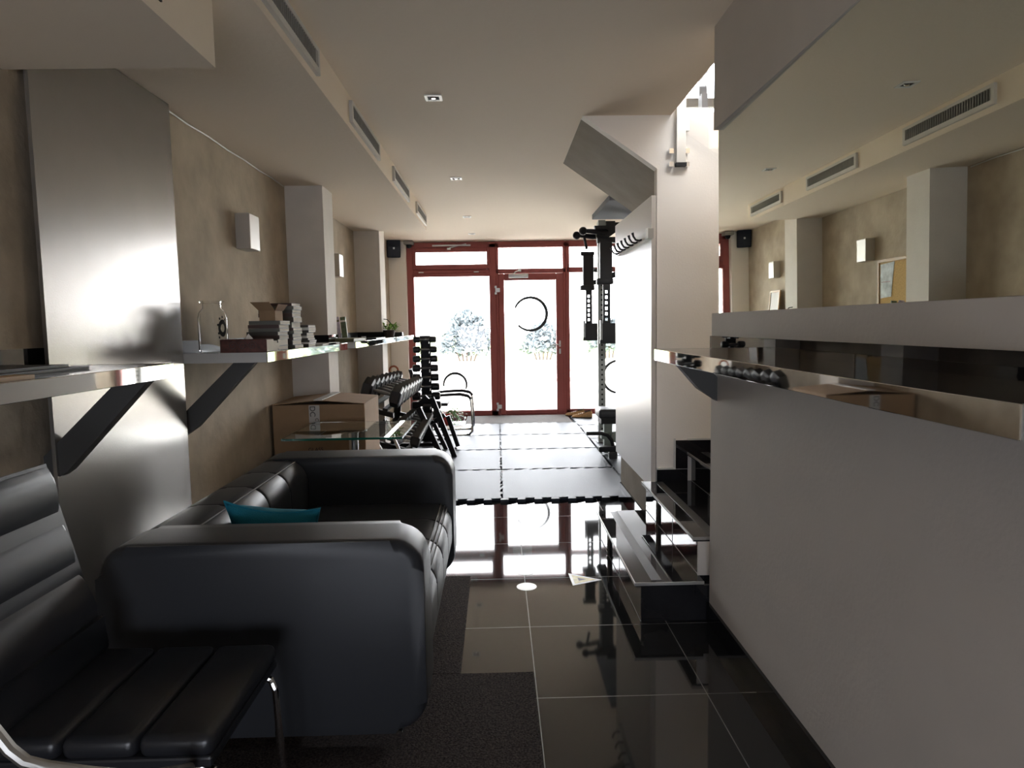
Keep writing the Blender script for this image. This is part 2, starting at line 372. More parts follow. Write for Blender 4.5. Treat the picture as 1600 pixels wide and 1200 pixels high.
# ---------------------------------------------------------------- shop front
def bars(lst, y0=FY, y1=FY+.09):
    m = MB()
    for x0, x1, z0, z1 in lst: m.box(x0, x1, y0, y1, z0, z1, bevel=.006, seg=1)
    return m
w1 = D.objects.new('window_1', None); COL.objects.link(w1); w1.location = (-.65, FY, 0); struct(w1)
bars([(-1.27, -1.175, 0, 2.46), (-.105, -.008, 0, 2.46), (-1.27, -.008, 2.40, 2.485), (-1.175, -.105, 2.05, 2.10), (-1.27, -.008, 0, .075)]).build('window_frame', 'red', w1, smooth=0)
bars([(-1.185, -1.14, 2.10, 2.40), (-.135, -.095, 2.10, 2.40), (-1.14, -.135, 2.345, 2.40), (-1.14, -.135, 2.10, 2.17), (-1.2, -.09, 2.0, 2.05)], FY-.02, FY+.07).build('transom_sash', 'red', w1, smooth=0)
B(-1.2, -.08, FY+.04, FY+.046, .06, 2.03).build('pane', 'pane', w1, smooth=0)
B(-1.15, -.12, FY+.03, FY+.036, 2.15, 2.36).build('pane', 'pane', w1, smooth=0)
MB().box(-.90, -.36, FY-.03, FY, 2.425, 2.445).cyl((-.66, FY-.03, 2.40), (-.42, FY-.05, 2.45), .008).box(-.69, -.64, FY-.04, FY-.01, 2.375, 2.40).build('transom_stay', 'hinge', w1, smooth=0)
MB().box(-1.10, -1.03, FY-.035, FY-.02, 2.055, 2.068).box(-.32, -.25, FY-.035, FY-.02, 2.055, 2.068).build('sash_hinge', 'hinge', w1, smooth=0)
w2 = D.objects.new('window_2', None); COL.objects.link(w2); w2.location = (2.1, FY, 0); struct(w2)
bars([(.985, 1.04, 0, 2.46), (2.02, 2.09, 0, 2.46), (3.22, 3.3, 0, 2.46), (.985, 3.3, 2.40, 2.485), (1.0, 3.3, 2.04, 2.11), (.985, 3.3, 0, .075)]).build('window_frame', 'red', w2, smooth=0)
B(1.03, 3.25, FY+.04, FY+.046, .06, 2.42).build('pane', 'pane', w2, smooth=0)
d1 = D.objects.new('door_1', None); COL.objects.link(d1); d1.location = (.47, FY, 0); struct(d1)
bars([(-.009, .031, 0, 2.46), (.947, .986, 0, 2.46), (-.009, .986, 2.40, 2.485), (-.009, .986, 2.035, 2.10)]).box(.031, .947, FY-.02, FY+.09, 0, .0115).build('door_frame', 'red', d1, smooth=0)
bars([(.03, .105, .0125, 2.03), (.845, .948, .0125, 2.03), (.105, .845, 1.935, 2.03), (.105, .845, .0125, .075)], FY-.02, FY+.05).build('door_leaf', 'red', d1, smooth=0)
B(.10, .85, FY+.02, FY+.026, .06, 1.95).build('door_glass', 'pane', d1, smooth=0)
B(.02, .955, FY+.04, FY+.046, 2.09, 2.41).build('transom_glass', 'pane', d1, smooth=0)
MB().box(.17, .45, FY-.07, FY-.02, 1.965, 2.02, bevel=.006).build('door_closer', 'hinge', d1)
MB().tube([(.24, FY-.05, 2.02), (.27, FY-.06, 2.05), (.33, FY-.05, 2.07)], .008).box(.31, .35, FY-.05, FY-.01, 2.055, 2.085).build('closer_arm', 'hinge', d1)
for z in (1.80, .13):
    MB().box(-.03, .0, FY-.03, FY-.005, z+.03, z+.06).box(-.03, .0, FY-.03, FY-.005, z-.06, z-.03).box(-.02, .045, FY-.03, FY-.005, z-.028, z+.028).build('hinge', 'hinge', d1, smooth=0)
MB().box(.88, .905, FY-.03, FY-.018, .98, 1.07, bevel=.004).tube([(.892, FY-.03, 1.015), (.892, FY-.065, 1.015), (.86, FY-.07, 1.015), (.775, FY-.07, 1.01)], .009).build('door_handle', 'hinge', d1)
MB().box(.88, .905, FY-.03, FY-.018, .88, .955, bevel=.004).build('keyhole_plate', 'hinge', d1)
def arc(cx, cz, r, a0, a1, w0, w1, y_, n=40):
    m = MB(); pts = []
    for i in range(n+1):
        a = R(a0+(a1-a0)*i/n); wd = w0+(w1-w0)*math.sin(math.pi*i/n)
        pts.append(((cx+(r-wd/2)*math.cos(a), cz+(r-wd/2)*math.sin(a)), (cx+(r+wd/2)*math.cos(a), cz+(r+wd/2)*math.sin(a))))
    for (a, b), (c, d) in zip(pts, pts[1:]):
        m.hexa([(a[0], y_, a[1]), (b[0], y_, b[1]), (d[0], y_, d[1]), (c[0], y_, c[1]), (a[0], y_-.001, a[1]), (b[0], y_-.001, b[1]), (d[0], y_-.001, d[1]), (c[0], y_-.001, c[1])])
    return m
arc(.475, 1.455, .235, 158, -138, .028, .046, FY+.017).build('ring_logo', 'ring_grey', d1, smooth=0)
g = MB()
for i in range(5): g.box(.74+.022*i, .744+.022*i, FY+.016, FY+.018, 1.075, 1.095+.012*(i % 2)); g.box(.74+.022*i, .755+.022*i, FY+.016, FY+.018, 1.083-.008*(i % 2), 1.087-.008*(i % 2))
g.build('door_lettering', 'dash', d1, smooth=0)
a_ = arc(-.625, .455, .165, 188, -22, .026, .038, FY+.034); a_.build('ring_logo', 'ring_grey', w1, smooth=0)
arc(1.75, .53, .235, 95, 265, .030, .044, FY+.034).build('ring_logo', 'ring_grey', w2, smooth=0)

# ---------------------------------------------------------------- outside
struct(B(-60, 60, FY+.25, 120, -.25, -.03).build('ground', 'pave', smooth=0))
tag(B(-40, 40, 24, 90, -.03, -.0).build('lawn', 'grass', smooth=0), kind='stuff', label='strip of dry grass beyond the paved street', cat='grass')
tag(B(-12, 14, 19.2, 19.5, -.03, .28).build('low_wall', 'concrete', smooth=0), 'low pale wall across the street outside the shop front', 'wall')
tag(B(.2, 9, 15.8, 16.0, -.03, .06).build('kerb', 'concrete', smooth=0), 'pale kerb along the street outside the glass door', 'kerb')
def bush(cx, cy, wx, h, label, n=900):
    t = thing('bush', label, 'bush', (cx, cy, .0), 'bushes across the street')
    m = MB(); rnd = random.Random(int(cx*10)+5)
    for i in range(n):
        a = rnd.uniform(0, 6.28); rr = rnd.random()**.5; u = rnd.random()
        hx = wx*(1-.55*u); q = Vector((cx+hx*rr*math.cos(a), cy+.6*hx*rr*math.sin(a), .30+u*(h-.18)*(1-.25*rr*rr)))
        s = rnd.uniform(.06, .17); d = Vector((rnd.uniform(-1, 1), rnd.uniform(-1, 1), rnd.uniform(-.6, 1))).normalized()
        e = d.cross(Vector((.3, .5, .8))).normalized()
        m.quad(q, q+e*s*.5+d*s*.6, q+d*s*1.6, q-e*s*.5+d*s*.6)
    m.build('foliage', 'bush', t, smooth=0)
    s = MB()
    for k in range(5): s.cyl((cx+.12*(k-2), cy, .02), (cx+.3*wx*(k-2), cy, h*.7), .03, .012, 7)
    s.build('stem', 'cover_brown', t)
bush(-1.1, 24.2, 1.15, 1.75, 'large pale bush seen through the window beside the door', 2600)
bush(1.65, 24.6, .85, 1.25, 'smaller bush seen through the door behind the ring', 1500)
bush(4.2, 25.5, .9, 1.4, 'bush seen through the window past the power rack', 1000)

# ---------------------------------------------------------------- wall things
mi = thing('wall_mirror', 'long wall mirror set in the right wall above the bar shelf', 'mirror', (.93, 1.1, 1.336))
MB().hexa([(.880, -.6, 1.337), (.958, -.6, 1.337), (.959, YM, 1.337), (.930, YM, 1.337), (.870, -.6, 2.081), (.958, -.6, 2.081), (.959, YM, 2.081), (.920, YM, 2.081)]).build('mirror_pane', 'mirror', mi, smooth=0)
tag(B(-1.475, -1.462, 2.24, 3.185, .02, 2.315).build('wall_panel', 'board', smooth=0), 'tall satin grey metal panel standing against the left wall behind the sofa', 'panel')
tag(B(.905, .932, 3.985, 5.2, .31, 2.035).build('wall_panel', 'wpanel', smooth=0), 'tall white panel closing off the space under the stairs', 'panel')

def shelf(y0, y1, x0, x1, label, brk, zt=1.192, side=-1):
    t = thing('bar_shelf', label, 'shelf', ((x0+x1)/2, (y0+y1)/2, zt-.047), 'polished steel bar shelves')
    d = 1 if x1 > x0 else -1; xe = x1-d*.004
    B(min(x0, xe), max(x0, xe), y0+.004, y1-.004, zt-.046, zt-.0005).build('shelf_board', 'shelftop', t, smooth=0)
    e = B(min(xe, x1), max(xe, x1), y0, y1, zt-.047, zt, bevel=.0012, seg=1).build('steel_edge', 'steel', t, smooth=0)
    for ya_ in (y0, y1-.004): B(min(x0, xe), max(x0, xe), ya_, ya_+.004, zt-.047, zt).build('end_edge', 'brushed', t, smooth=0)
    for yb, dr in brk:
        L = abs(x1-x0)-.1
        poly = [(x0, zt-.047-L-.02), (x0+d*.075, zt-.047-L+.03), (x0+d*(L+.03), zt-.047), (x0+d*(L-.07), zt-.047), (x0, zt-.047-L+.08)]
        MB().prism(poly, 'y', yb, yb+.05).build('bracket', 'bracket', t, smooth=0)
    return t
shelf(-.8, 2.27, XL, -1.075, 'nearest steel shelf on the left wall, above the ribbed chair', [(2.25, 0), (.3, 0)])
shelf(3.19, 4.885, XL, -1.075, 'steel shelf on the left wall carrying the jar and book stacks', [(3.22, 0)])
shelf(5.17, 7.2, XL, -1.075, 'steel shelf on the left wall carrying the leaning brochures', [])
shelf(7.27, 8.75, XL, -1.075, 'farthest shelf on the left wall, bright beside the window', [])
shelf(.825, 2.81, XR, .65, 'polished steel shelf on the right wall under the mirror', [(2.76, 0)])

def sconce(y0, label):
    t = thing('wall_sconce', label, 'wall light', (XL, y0+.08, 1.765), 'box wall lights on the left wall')
    MB().box(XL, XL+.085, y0, y0+.16, 1.768, 1.972, bevel=.003, seg=1).build('lamp_body', 'sconce', t, smooth=0)
    B(XL+.01, XL+.075, y0+.01, y0+.15, 1.9725, 1.975).build('lamp_glass', 'offwhite', t, smooth=0)
    return t
sconce(4.03, 'white box wall light above the jar and books')
sconce(6.27, 'white box wall light above the leaning brochures')
sconce(8.50, 'white box wall light nearest the shop front, behind a column')

for i, (a, b) in enumerate(((2.12, 2.96), (3.60, 4.43), (5.03, 5.88), (6.44, 7.26))):
    t = thing('air_vent', ['long air vent nearest the camera on the ceiling box', 'second air vent from the camera on the ceiling box',
              'third air vent from the camera on the ceiling box', 'farthest air vent, at the end of the ceiling box'][i], 'vent', (-.74, (a+b)/2, 2.40), 'air vents along the ceiling box')
    f = MB(); x0, x1 = -.74, -.722
    f.box(x0, x1, a, b, 2.352, 2.378); f.box(x0, x1, a, b, 2.442, 2.46); f.box(x0, x1, a, a+.025, 2.378, 2.442); f.box(x0, x1, b-.025, b, 2.378, 2.442)
    f.build('vent_frame', 'vent', t, smooth=0)
    B(-.74, -.737, a+.025, b-.025, 2.378, 2.442).build('vent_core', 'ventin', t, smooth=0)
    l = MB(); n = int((b-a-.05)/.022)
    for k in range(n): yy = a+.03+k*.022; l.box(-.736, -.724, yy, yy+.006, 2.379, 2.441)
    l.build('louvre', 'louvre', t, smooth=0)
for i, yy in enumerate((3.66, 5.61, 7.56, 8.95)):
    t = thing('ceiling_spotlight', ['square white ceiling spotlight nearest the camera', 'second square ceiling spotlight from the camera', 'third square ceiling spotlight from the camera', 'ceiling spotlight nearest the shop front'][i], 'ceiling light', (-.312, yy, ZC), 'square spotlights in the ceiling')
    x = -.312; f = MB()
    for (x0, x1, y0, y1) in ((-.045, .045, -.045, -.03), (-.045, .045, .03, .045), (-.045, -.03, -.03, .03), (.03, .045, -.03, .03)):
        f.box(x+x0, x+x1, yy+y0, yy+y1, ZC-.006, ZC)
    f.build('trim_frame', 'downlight', t, smooth=0)
    B(x-.03, x+.03, yy-.03, yy+.03, ZC-.002, ZC-.0005).build('reflector', 'ventin', t, smooth=0)
    MB().lathe([(.0001, -.008), (.012, -.008), (.016, -.001)], (x, yy, ZC), 14).build('bulb', 'bulb', t)

t = thing('loudspeaker', 'small dark loudspeaker high on the front wall beside the window', 'speaker', (-1.42, FY-.2, 2.38))
mm = Matrix.Translation((-1.42, FY-.19, 2.385)) @ Matrix.Rotation(R(12), 4, 'Z') @ Matrix.Rotation(R(6), 4, 'X')
B(-.09, .09, -.07, .07, -.125, .125, m=mm, bevel=.012).build('cabinet', 'speaker', t)
B(-.078, .078, -.074, -.07, -.112, .112, m=mm).build('grille', 'speaker', t, smooth=0)
B(-.012, .012, -.076, -.074, -.01, .015, m=mm).build('badge', 'hinge', t, smooth=0)
MB().cyl((-1.42, FY-.13, 2.385), (-1.42, FY-.1, 2.385), .02).build('mount', 'iron', t)
t = thing('security_camera', 'dome security camera under the ceiling beside the window', 'camera', (-1.215, FY-.16, 2.47))
MB().box(-1.28, -1.15, FY-.22, FY-.05, 2.44, 2.488, bevel=.006).build('housing', 'louvre', t)
MB().lathe([(.0001, -.05), (.02, -.046), (.034, -.03), (.04, 0)], (-1.215, FY-.13, 2.44), 18).build('dome', 'iron', t)

# hook rail on the white panel
t = thing('coat_hook_rail', 'white rail with a row of dark hooks on the white stair panel', 'hook rail', (.89, 4.5, 1.81))
B(.878, .905, 3.99, 5.0, 1.79, 1.835).build('rail', 'offwhite', t, smooth=0)
B(.872, .905, 3.93, 3.99, 1.785, 1.84).build('end_cap', 'brushed', t, smooth=0)
for yy in (4.13, 4.25, 4.38, 4.51, 4.64, 4.77, 4.90):
    MB().tube([(.88, yy, 1.80), (.862, yy, 1.795), (.842, yy, 1.80), (.828, yy, 1.82), (.822, yy, 1.842)], [.006, .006, .006, .006, .008]).build('hook', 'iron', t)

# stair railing
t = thing('stair_railing', 'steel and glass railing fixed to the stair wall above the steps', 'railing', (1.066, 3.97, 2.2))
B(1.04, 1.092, 3.945, 3.965, 2.21, 3.45).build('post', 'brushed', t, smooth=0)
B(1.036, 1.096, 3.94, 3.975, 2.19, 2.21).build('post_foot', 'iron', t, smooth=0)
for z in (2.20, 2.275):
    for x in (1.013, 1.105): B(x-.012, x+.012, 3.955, 4.0, z-.01, z+.016).build('clamp', 'chrome', t, smooth=0)
B(1.095, 1.115, 3.955, 3.985, 2.39, 2.48).build('glass_clamp', 'hinge', t, smooth=0)
MB().prism([(1.10, 2.37), (2.3, 1.60), (2.3, 2.5), (1.10, 3.3)], 'y', 3.955, 3.965).build('glass_panel', 'pane', t, smooth=0)

# things on the upper floor, seen through the opening
t = thing('ventilation_hose', 'bent grey hose by the bright upper window above the stairs', 'hose', (2.9, 9.3, 4.3))
MB().tube([(2.80, 9.3, 4.32), (2.79, 9.3, 4.55), (2.84, 9.3, 4.72), (2.98, 9.3, 4.80), (3.12, 9.3, 4.88), (3.3, 9.3, 4.98)], .055, 12).build('hose_pipe', 'pipe', t)
MB().box(2.76, 2.84, 9.22, 9.38, 2.75, 4.32).build('stand', 'pipe', t, smooth=0)

# ---------------------------------------------------------------- rugs, stickers, mats
tag(B(-1.45, .112, .9, 2.432, 0, .008).build('rug', 'carpet', smooth=0), 'nearer brown loop rug piece beside the sofa front', 'rug')
tag(B(-1.45, -.161, 2.436, 3.425, 0, .008).build('rug', 'carpet', smooth=0), 'farther brown loop rug piece under the sofa', 'rug')
for yy, l in ((3.28, 'nearer of two round white stickers on the dark floor'), (3.49, 'farther of two round white stickers on the dark floor')):
    tag(MB().cyl((.123, yy, 0), (.123, yy, .0012), .05, n=32).build('floor_sticker', 'sticker'), l, 'sticker', 'round white floor stickers')
t = thing('warning_sticker', 'yellow triangular warning sticker with white border on the tiles', 'sticker', (.40, 3.36, 0))
A3 = [Vector((.348, 3.447)), Vector((.353, 3.28)), Vector((.508, 3.347))]; c3 = sum(A3, Vector((0, 0)))/3
MB().prism([tuple(v) for v in A3], 'z', 0, .001).build('border', 'sticker', t, smooth=0)
MB().prism([tuple(c3+(v-c3)*.74) for v in A3], 'z', .001, .0014).build('yellow_field', 'yellow', t, smooth=0)
t2 = [tuple(c3+(v-c3)*.25) for v in A3]; MB().prism(t2, 'z', .0014, .0017).build('symbol', 'louvre', t, smooth=0)

def puzzle_mat(x0, y0, sx, sy, z=.020, tooth=.065, label='', front=False):
    """one interlocking mat: square with dovetail teeth on the near and right edges"""
    pts = []; n = max(2, round(sx/(2*tooth)))
    st_ = sx/(2*n)
    # near edge, teeth out toward the camera
    for i in range(n):
        a = x0+2*i*st_
        pts += [(a+.10*st_, y0), (a-.08*st_+.0, y0-.022) if False else (a+.0*st_, y0-.048), (a+.98*st_, y0-.048), (a+.90*st_, y0)]
    pts.append((x0+sx, y0))
    n2 = max(2, round(sy/(2*tooth))); s2 = sy/(2*n2)
    for i in range(n2):
        a = y0+2*i*s2
        pts += [(x0+sx, a+.10*s2), (x0+sx+.02, a+.02*s2), (x0+sx+.02, a+.98*s2), (x0+sx, a+.9*s2)]
    pts.append((x0+sx, y0+sy-.052))
    for i in range(n-1, -1, -1):       # sockets on the far edge
        a = x0+2*i*st_
        pts += [(a+.9*st_, y0+sy-.003), (a+.99*st_, y0+sy-.0515), (a+.01*st_, y0+sy-.0515), (a+.1*st_, y0+sy-.003)]
    pts += [(x0+.001, y0+sy-.003)]
    for i in range(n2-1, -1, -1):
        a = y0+2*i*s2
        if a+.99*s2 < y0+sy-.03 and a > y0: pts += [(x0+.001, a+.9*s2), (x0+.0215, a+.99*s2), (x0+.0215, a+.01*s2), (x0+.001, a+.1*s2)]
    m = MB(); n_ = len(pts)
    vs = [m.bm.verts.new((a, b, 0)) for a, b in pts]; vt = [m.bm.verts.new((a, b, z)) for a, b in pts]
    m.bm.faces.new(list(reversed(vs))); m.bm.faces.new(vt)
    for i in range(n_): m.bm.faces.new((vs[i], vs[(i+1) % n_], vt[(i+1) % n_], vt[i]))
    bmesh.ops.triangulate(m.bm, faces=[f for f in m.bm.faces if len(f.verts) > 4])
    return tag(m.build('floor_mat', 'mat', smooth=0), label, 'mat', 'interlocking black gym mats')
YR = [4.955, 5.985, 6.965, 7.90, 8.82]
cn = {-1.0: 'on the dumbbell side', .0: 'on the stair side'}
rn = ['front row', 'second row', 'third row', 'fourth row']
for i in range(4):
    for x0 in (-1.0, 0.0):
        puzzle_mat(x0, YR[i], 1.0, YR[i+1]-YR[i], label=f'black puzzle gym mat {cn[x0]}, {rn[i]} from the tiles')
for j, (a, b) in enumerate(((5.5, 6.52), (6.52, 7.54), (7.54, 8.56), (8.56, 9.6))):
    puzzle_mat(1.0, a, 1.0, b-a, label=f'black puzzle gym mat under the power rack side, {ORD[j]} from the stairs')
tag(B(-.45, .97, 8.83, 9.66, 0, .012).build('doormat', 'doormat', smooth=0), 'wide grey doormat in front of the glass door', 'doormat')

# ---------------------------------------------------------------- sofa
def rrect(x0, x1, z0, z1, r, n=6, corners=(1, 1, 1, 1)):
    pts = []
    for (cx, cz, a0, on) in ((x1-r, z0+r, -90, corners[0]), (x1-r, z1-r, 0, corners[1]), (x0+r, z1-r, 90, corners[2]), (x0+r, z0+r, 180, corners[3])):
        if on:
            for i in range(n+1): a = R(a0+90*i/n); pts.append((cx+r*math.cos(a), cz+r*math.sin(a)))
        else: pts.append((x1 if a0 in (-90, 0) else x0, z0 if a0 in (-90, 180) else z1))
    return pts
so = thing('sofa', 'black leather two-seat sofa with chrome base on the brown rug', 'sofa', (-.7, 2.65, 0))
for (a, b) in ((1.92, 2.13), (3.20, 3.41)):
    ar = MB().prism(rrect(-1.17, -.228, .10, .684, .095, 7), 'y', a, b, bevel=.035, seg=4).build('armrest', 'leather', so, smooth=60)
    s = MB()
    q = [(x, z) for x, z in rrect(-1.165, -.231, .105, .679, .092, 7)]
    for yy in (a+.05, b-.05): s.tube([(x, yy, z) for x, z in q], .0022, 5, closed=True)
    s.build('stitching', 'stitch', ar)
nseg = 4; ya, yb = 2.13, 3.20; L = (yb-ya)/nseg
def crown(x0, x1, y0, y1, zb, zt, axis='y'):
    """padded segment with softly rounded edges"""
    return MB().box(x0, x1, y0, y1, zb, zt, bevel=min(.045, (y1-y0)*.3), seg=5)
for k in range(nseg):
    MB().prism(rrect(-1.17, -.915, .30, .678, .09, 7), 'y', ya+k*L+.001, ya+(k+1)*L-.001, bevel=.014, seg=3).build('back_cushion', 'leather', so, smooth=60)
    MB().prism(rrect(-.96, -.235, .20, .455, .085, 7), 'y', ya+k*L+.001, ya+(k+1)*L-.001, bevel=.012, seg=3).build('seat_cushion', 'leather', so, smooth=60)
s = MB(); s.tube([(-.968, ya+.01+i*(yb-ya-.02)/8, .6725) for i in range(9)], .003, 5); s.build('top_stitching', 'stitch', so); s = MB()
for dz, dx in ((.448, -.285), (.441, -.268), (.432, -.256)): s.tube([(dx, ya+.01+i*(yb-ya-.02)/8, dz+.004) for i in range(9)], .0028, 5)
s.build('front_stitching', 'stitch', so)
B(-1.15, -.27, 2.0, 3.33, .10, .30).build('seat_box', 'leather', so, smooth=0)
MB().prism(rrect(-1.12, -.30, .055, .10, .015, 3), 'y', 1.935, 3.395).build('base_rail', 'chrome', so)
for x in (-1.05, -.38):
    for yy in (2.02, 3.31): MB().cyl((x, yy, .008), (x, yy, .056), .022).build('foot', 'chrome', so)

# teal cushion
def pillow(name, cx, cy, cz, sx, sz, th, mw):
    m = MB(); n = 14; V = {}
    for side in (-1, 1):
        for i in range(n+1):
            for j in range(n+1):
                u, v = -1+2*i/n, -1+2*j/n
                e = (1-u**4)*(1-v**4); pin = 1-.24*(1-abs(u)**2)*abs(v)**3; pin2 = 1-.14*(1-abs(v)**2)*abs(u)**3
                V[side, i, j] = m.bm.verts.new(mw @ Vector((u*sx*pin2, side*th*e**.7, v*sz*pin)))
        for i in range(n):
            for j in range(n): m.bm.faces.new((V[side, i, j], V[side, i+1, j], V[side, i+1, j+1], V[side, i, j+1]))
    bmesh.ops.remove_doubles(m.bm, verts=m.bm.verts[:], dist=1e-4)
    return m
mw = Matrix.Translation((-.785, 2.32, .580)) @ Matrix.Rotation(R(-4), 4, 'Z') @ Matrix.Rotation(R(18), 4, 'X') @ Matrix.Rotation(R(5), 4, 'Y')
pl = thing('cushion', 'teal scatter cushion on the black sofa seat behind the near arm', 'cushion', (-.77, 2.30, .46))
pillow('cushion', 0, 0, 0, .165, .132, .055, mw).build('cushion_cover', 'teal', pl, smooth=80)
pp = [mw @ Vector((.165*u*(1-.14*(1-abs(v)**2)*abs(u)**3), 0, .132*v*(1-.24*(1-abs(u)**2)*abs(v)**3))) for u, v in [(-1+2*i/12, -1) for i in range(12)]+[(1, -1+2*i/12) for i in range(12)]+[(1-2*i/12, 1) for i in range(12)]+[(-1, 1-2*i/12) for i in range(12)]]
MB().tube(pp, .004, 6, closed=True).build('piping', 'teal', pl)

# ---------------------------------------------------------------- ribbed chair in the foreground
ch = thing('ribbed_chair', 'black leather chair with ribbed back in the near left corner', 'chair', (-.85, 1.57, 0))
y0, y1 = 1.36, 1.785
bz0, bz1, bx0, bx1 = .53, .955, -1.095, -1.20
def bp_(t, d=0):   # point on the back's side profile: t from seat to top, d out from its face
    x = bx0+(bx1-bx0)*t - .02*math.sin(t*3.1); z = bz0+(bz1-bz0)*t
    n = Vector((.97, 0, .24)); return (x+n.x*d, z+n.z*d)
nr = 3
for k in range(nr):
    ta, tb = k/nr+.006, (k+1)/nr-.022; prof = []
    for i in range(9):
        u = i/8; prof.append(bp_(ta+(tb-ta)*u, .020+max(0, .013*math.sin(math.pi*u)**.7 if 0 < u < 1 else 0)))
    prof += [bp_(tb, -.012), bp_(ta, -.012)]
    MB().prism(prof, 'y', y0+.012, y1-.012, bevel=.005, seg=3).build('back_rib', 'chair_leather', ch, smooth=60)
MB().prism([bp_(0, -.014), bp_(1, -.014), bp_(1, .008), bp_(0, .008)], 'y', y0, y1).build('back_shell', 'chair_leather', ch, smooth=0)
MB().prism([(-1.125, .40), (-1.06, .445), (-1.058, .47), (-1.062, .545), (-1.10, .545), (-1.125, .48)], 'y', y0+.006, y1-.006, bevel=.006).build('lumbar_panel', 'chair_leather', ch, smooth=60)
MB().tube([(bp_(i/8, 0)[0], y1-.003, bp_(i/8, 0)[1]) for i in range(9)], .007, 8).build('back_edge', 'stitch', ch)
for k in range(3):
    xa = -1.09+k*.160; MB().box(xa+.002, xa+.158, y0, y1, .405, .455, bevel=.02, seg=4).build('seat_rib', 'chair_leather', ch, smooth=60)
B(-1.08, -.615, y0, y1, .385, .41, bevel=.006).build('seat_shell', 'chair_leather', ch, smooth=0)
for yy in (y0+.03, y1-.02):
    MB().tube([(-1.05, yy, .375), (-.66, yy, .375), (-.625, yy, .36), (-.615, yy, .33), (-.605, yy, .08), (-.615, yy, .035), (-.65, yy, .02), (-1.15, yy, .02)], .011, 10).build('frame_tube', 'chrome', ch)
MB().tube([(-1.15, y0+.03+i*(y1-y0-.05)/4, .02) for i in range(5)], .011, 10).build('floor_bar', 'chrome', ch)
MB().tube([(-1.02, 1.20, .80), (-.93, 1.11, .72), (-.865, 1.10, .655), (-.846, 1.10, .626), (-.831, 1.10, .603), (-.807, 1.10, .581), (-.77, 1.10, .57), (-.70, 1.11, .55), (-.66, 1.20, .48), (-.65, 1.34, .40)], .011, 10).build('arm_loop', 'brushed', ch)

# ---------------------------------------------------------------- glass table and carton
gt = thing('glass_table', 'small glass side table with chrome pedestal behind the sofa', 'table', (-.84, 3.95, 0))
top = B(-1.165, -.525, 3.62, 4.25, .700, .712).build('table_top', 'tglass', gt, smooth=0)
ed = MB(); ed.box(-1.165, -.525, 3.616, 3.62, .700, .712); ed.box(-.525, -.521, 3.616, 4.25, .700, .712); ed.box(-1.169, -1.165, 3.616, 4.25, .700, .712)
ed.build('polished_edge', 'tedge', top, smooth=0)
B(-.93, -.88, 3.614, 3.628, .7125, .7135).build('price_tag', 'wpaper', top, smooth=0)
MB().cyl((-.85, 3.93, .02), (-.85, 3.93, .69), .028, n=20).build('pedestal', 'chrome', gt)
MB().cyl((-.85, 3.93, .69), (-.85, 3.93, .6998), .08, n=24).build('top_plate', 'chrome', gt)
MB().lathe([(.0001, 0), (.22, 0), (.22, .008), (.05, .02), (.0001, .02)], (-.85, 3.93, 0), 32).build('base', 'chrome', gt)

cb = thing('cardboard_box', 'big brown cardboard carton behind the glass table', 'box', (-1.19, 4.7, 0))
cx0, cx1, cy0, cy1, cz = -1.49, -.885, 4.46, 4.985, .80
B(cx0, cx1, cy0, cy1, 0, cz, bevel=.006).build('carton', 'cardboard', cb, smooth=0)
xm = (cx0+cx1)/2
for a, b, z in ((cx0, xm-.004, 1), (xm+.004, cx1, -1)):
    mid = cz+.03
    zz = (cz+.004, mid) if z == 1 else (mid, cz+.004)
    MB().hexa([(a, cy0-.006, zz[0]-.004), (b, cy0-.006, zz[1]-.004), (b, cy1, zz[1]-.004), (a, cy1, zz[0]-.004), (a, cy0-.006, zz[0]), (b, cy0-.006, zz[1]), (b, cy1, zz[1]), (a, cy1, zz[0])]).build('top_flap', 'cardboard', cb, smooth=0)
tx = -1.215
tp = MB(); tp.box(tx-.035, tx+.035, cy0-.002, cy0, cz-.12, cz-.004)
for a, b in ((xm-.028, xm), (xm, xm+.028)): tp.hexa([(a, cy0-.007, cz+.026), (b, cy0-.007, cz+.026), (b, cy1, cz+.026), (a, cy1, cz+.026), (a, cy0-.007, cz+.0325), (b, cy0-.007, cz+.0325), (b, cy1, cz+.0325), (a, cy1, cz+.0325)])
tp.build('packing_tape', 'tape', cb, smooth=0)
B(tx-.036, tx+.036, cy0-.002, cy0, cz-.145, cz-.13).build('hand_hole', 'ink', cb, smooth=0)
B(tx-.035, tx+.035, cy0-.002, cy0, cz-.23, cz-.146).build('packing_tape', 'tape', cb, smooth=0)
fx = Matrix.Translation((tx-.012, cy0-.0026, cz-.045)) @ Matrix.Rotation(R(90), 4, 'X') @ Matrix.Rotation(R(-90), 4, 'Z')
text('tape_lettering', 'DC', .05, 'ink', cb, fx)
fx = Matrix.Translation((tx+.015, cy0-.0026, cz-.10)) @ Matrix.Rotation(R(90), 4, 'X') @ Matrix.Rotation(R(-90), 4, 'Z')
text('tape_lettering', 'C', .03, 'ink', cb, fx)
fx = Matrix.Translation((tx, cy0-.0008, cz-.30)) @ Matrix.Rotation(R(90), 4, 'X')
text('carton_lettering', 'GLASS', .035, 'ink', cb, fx)

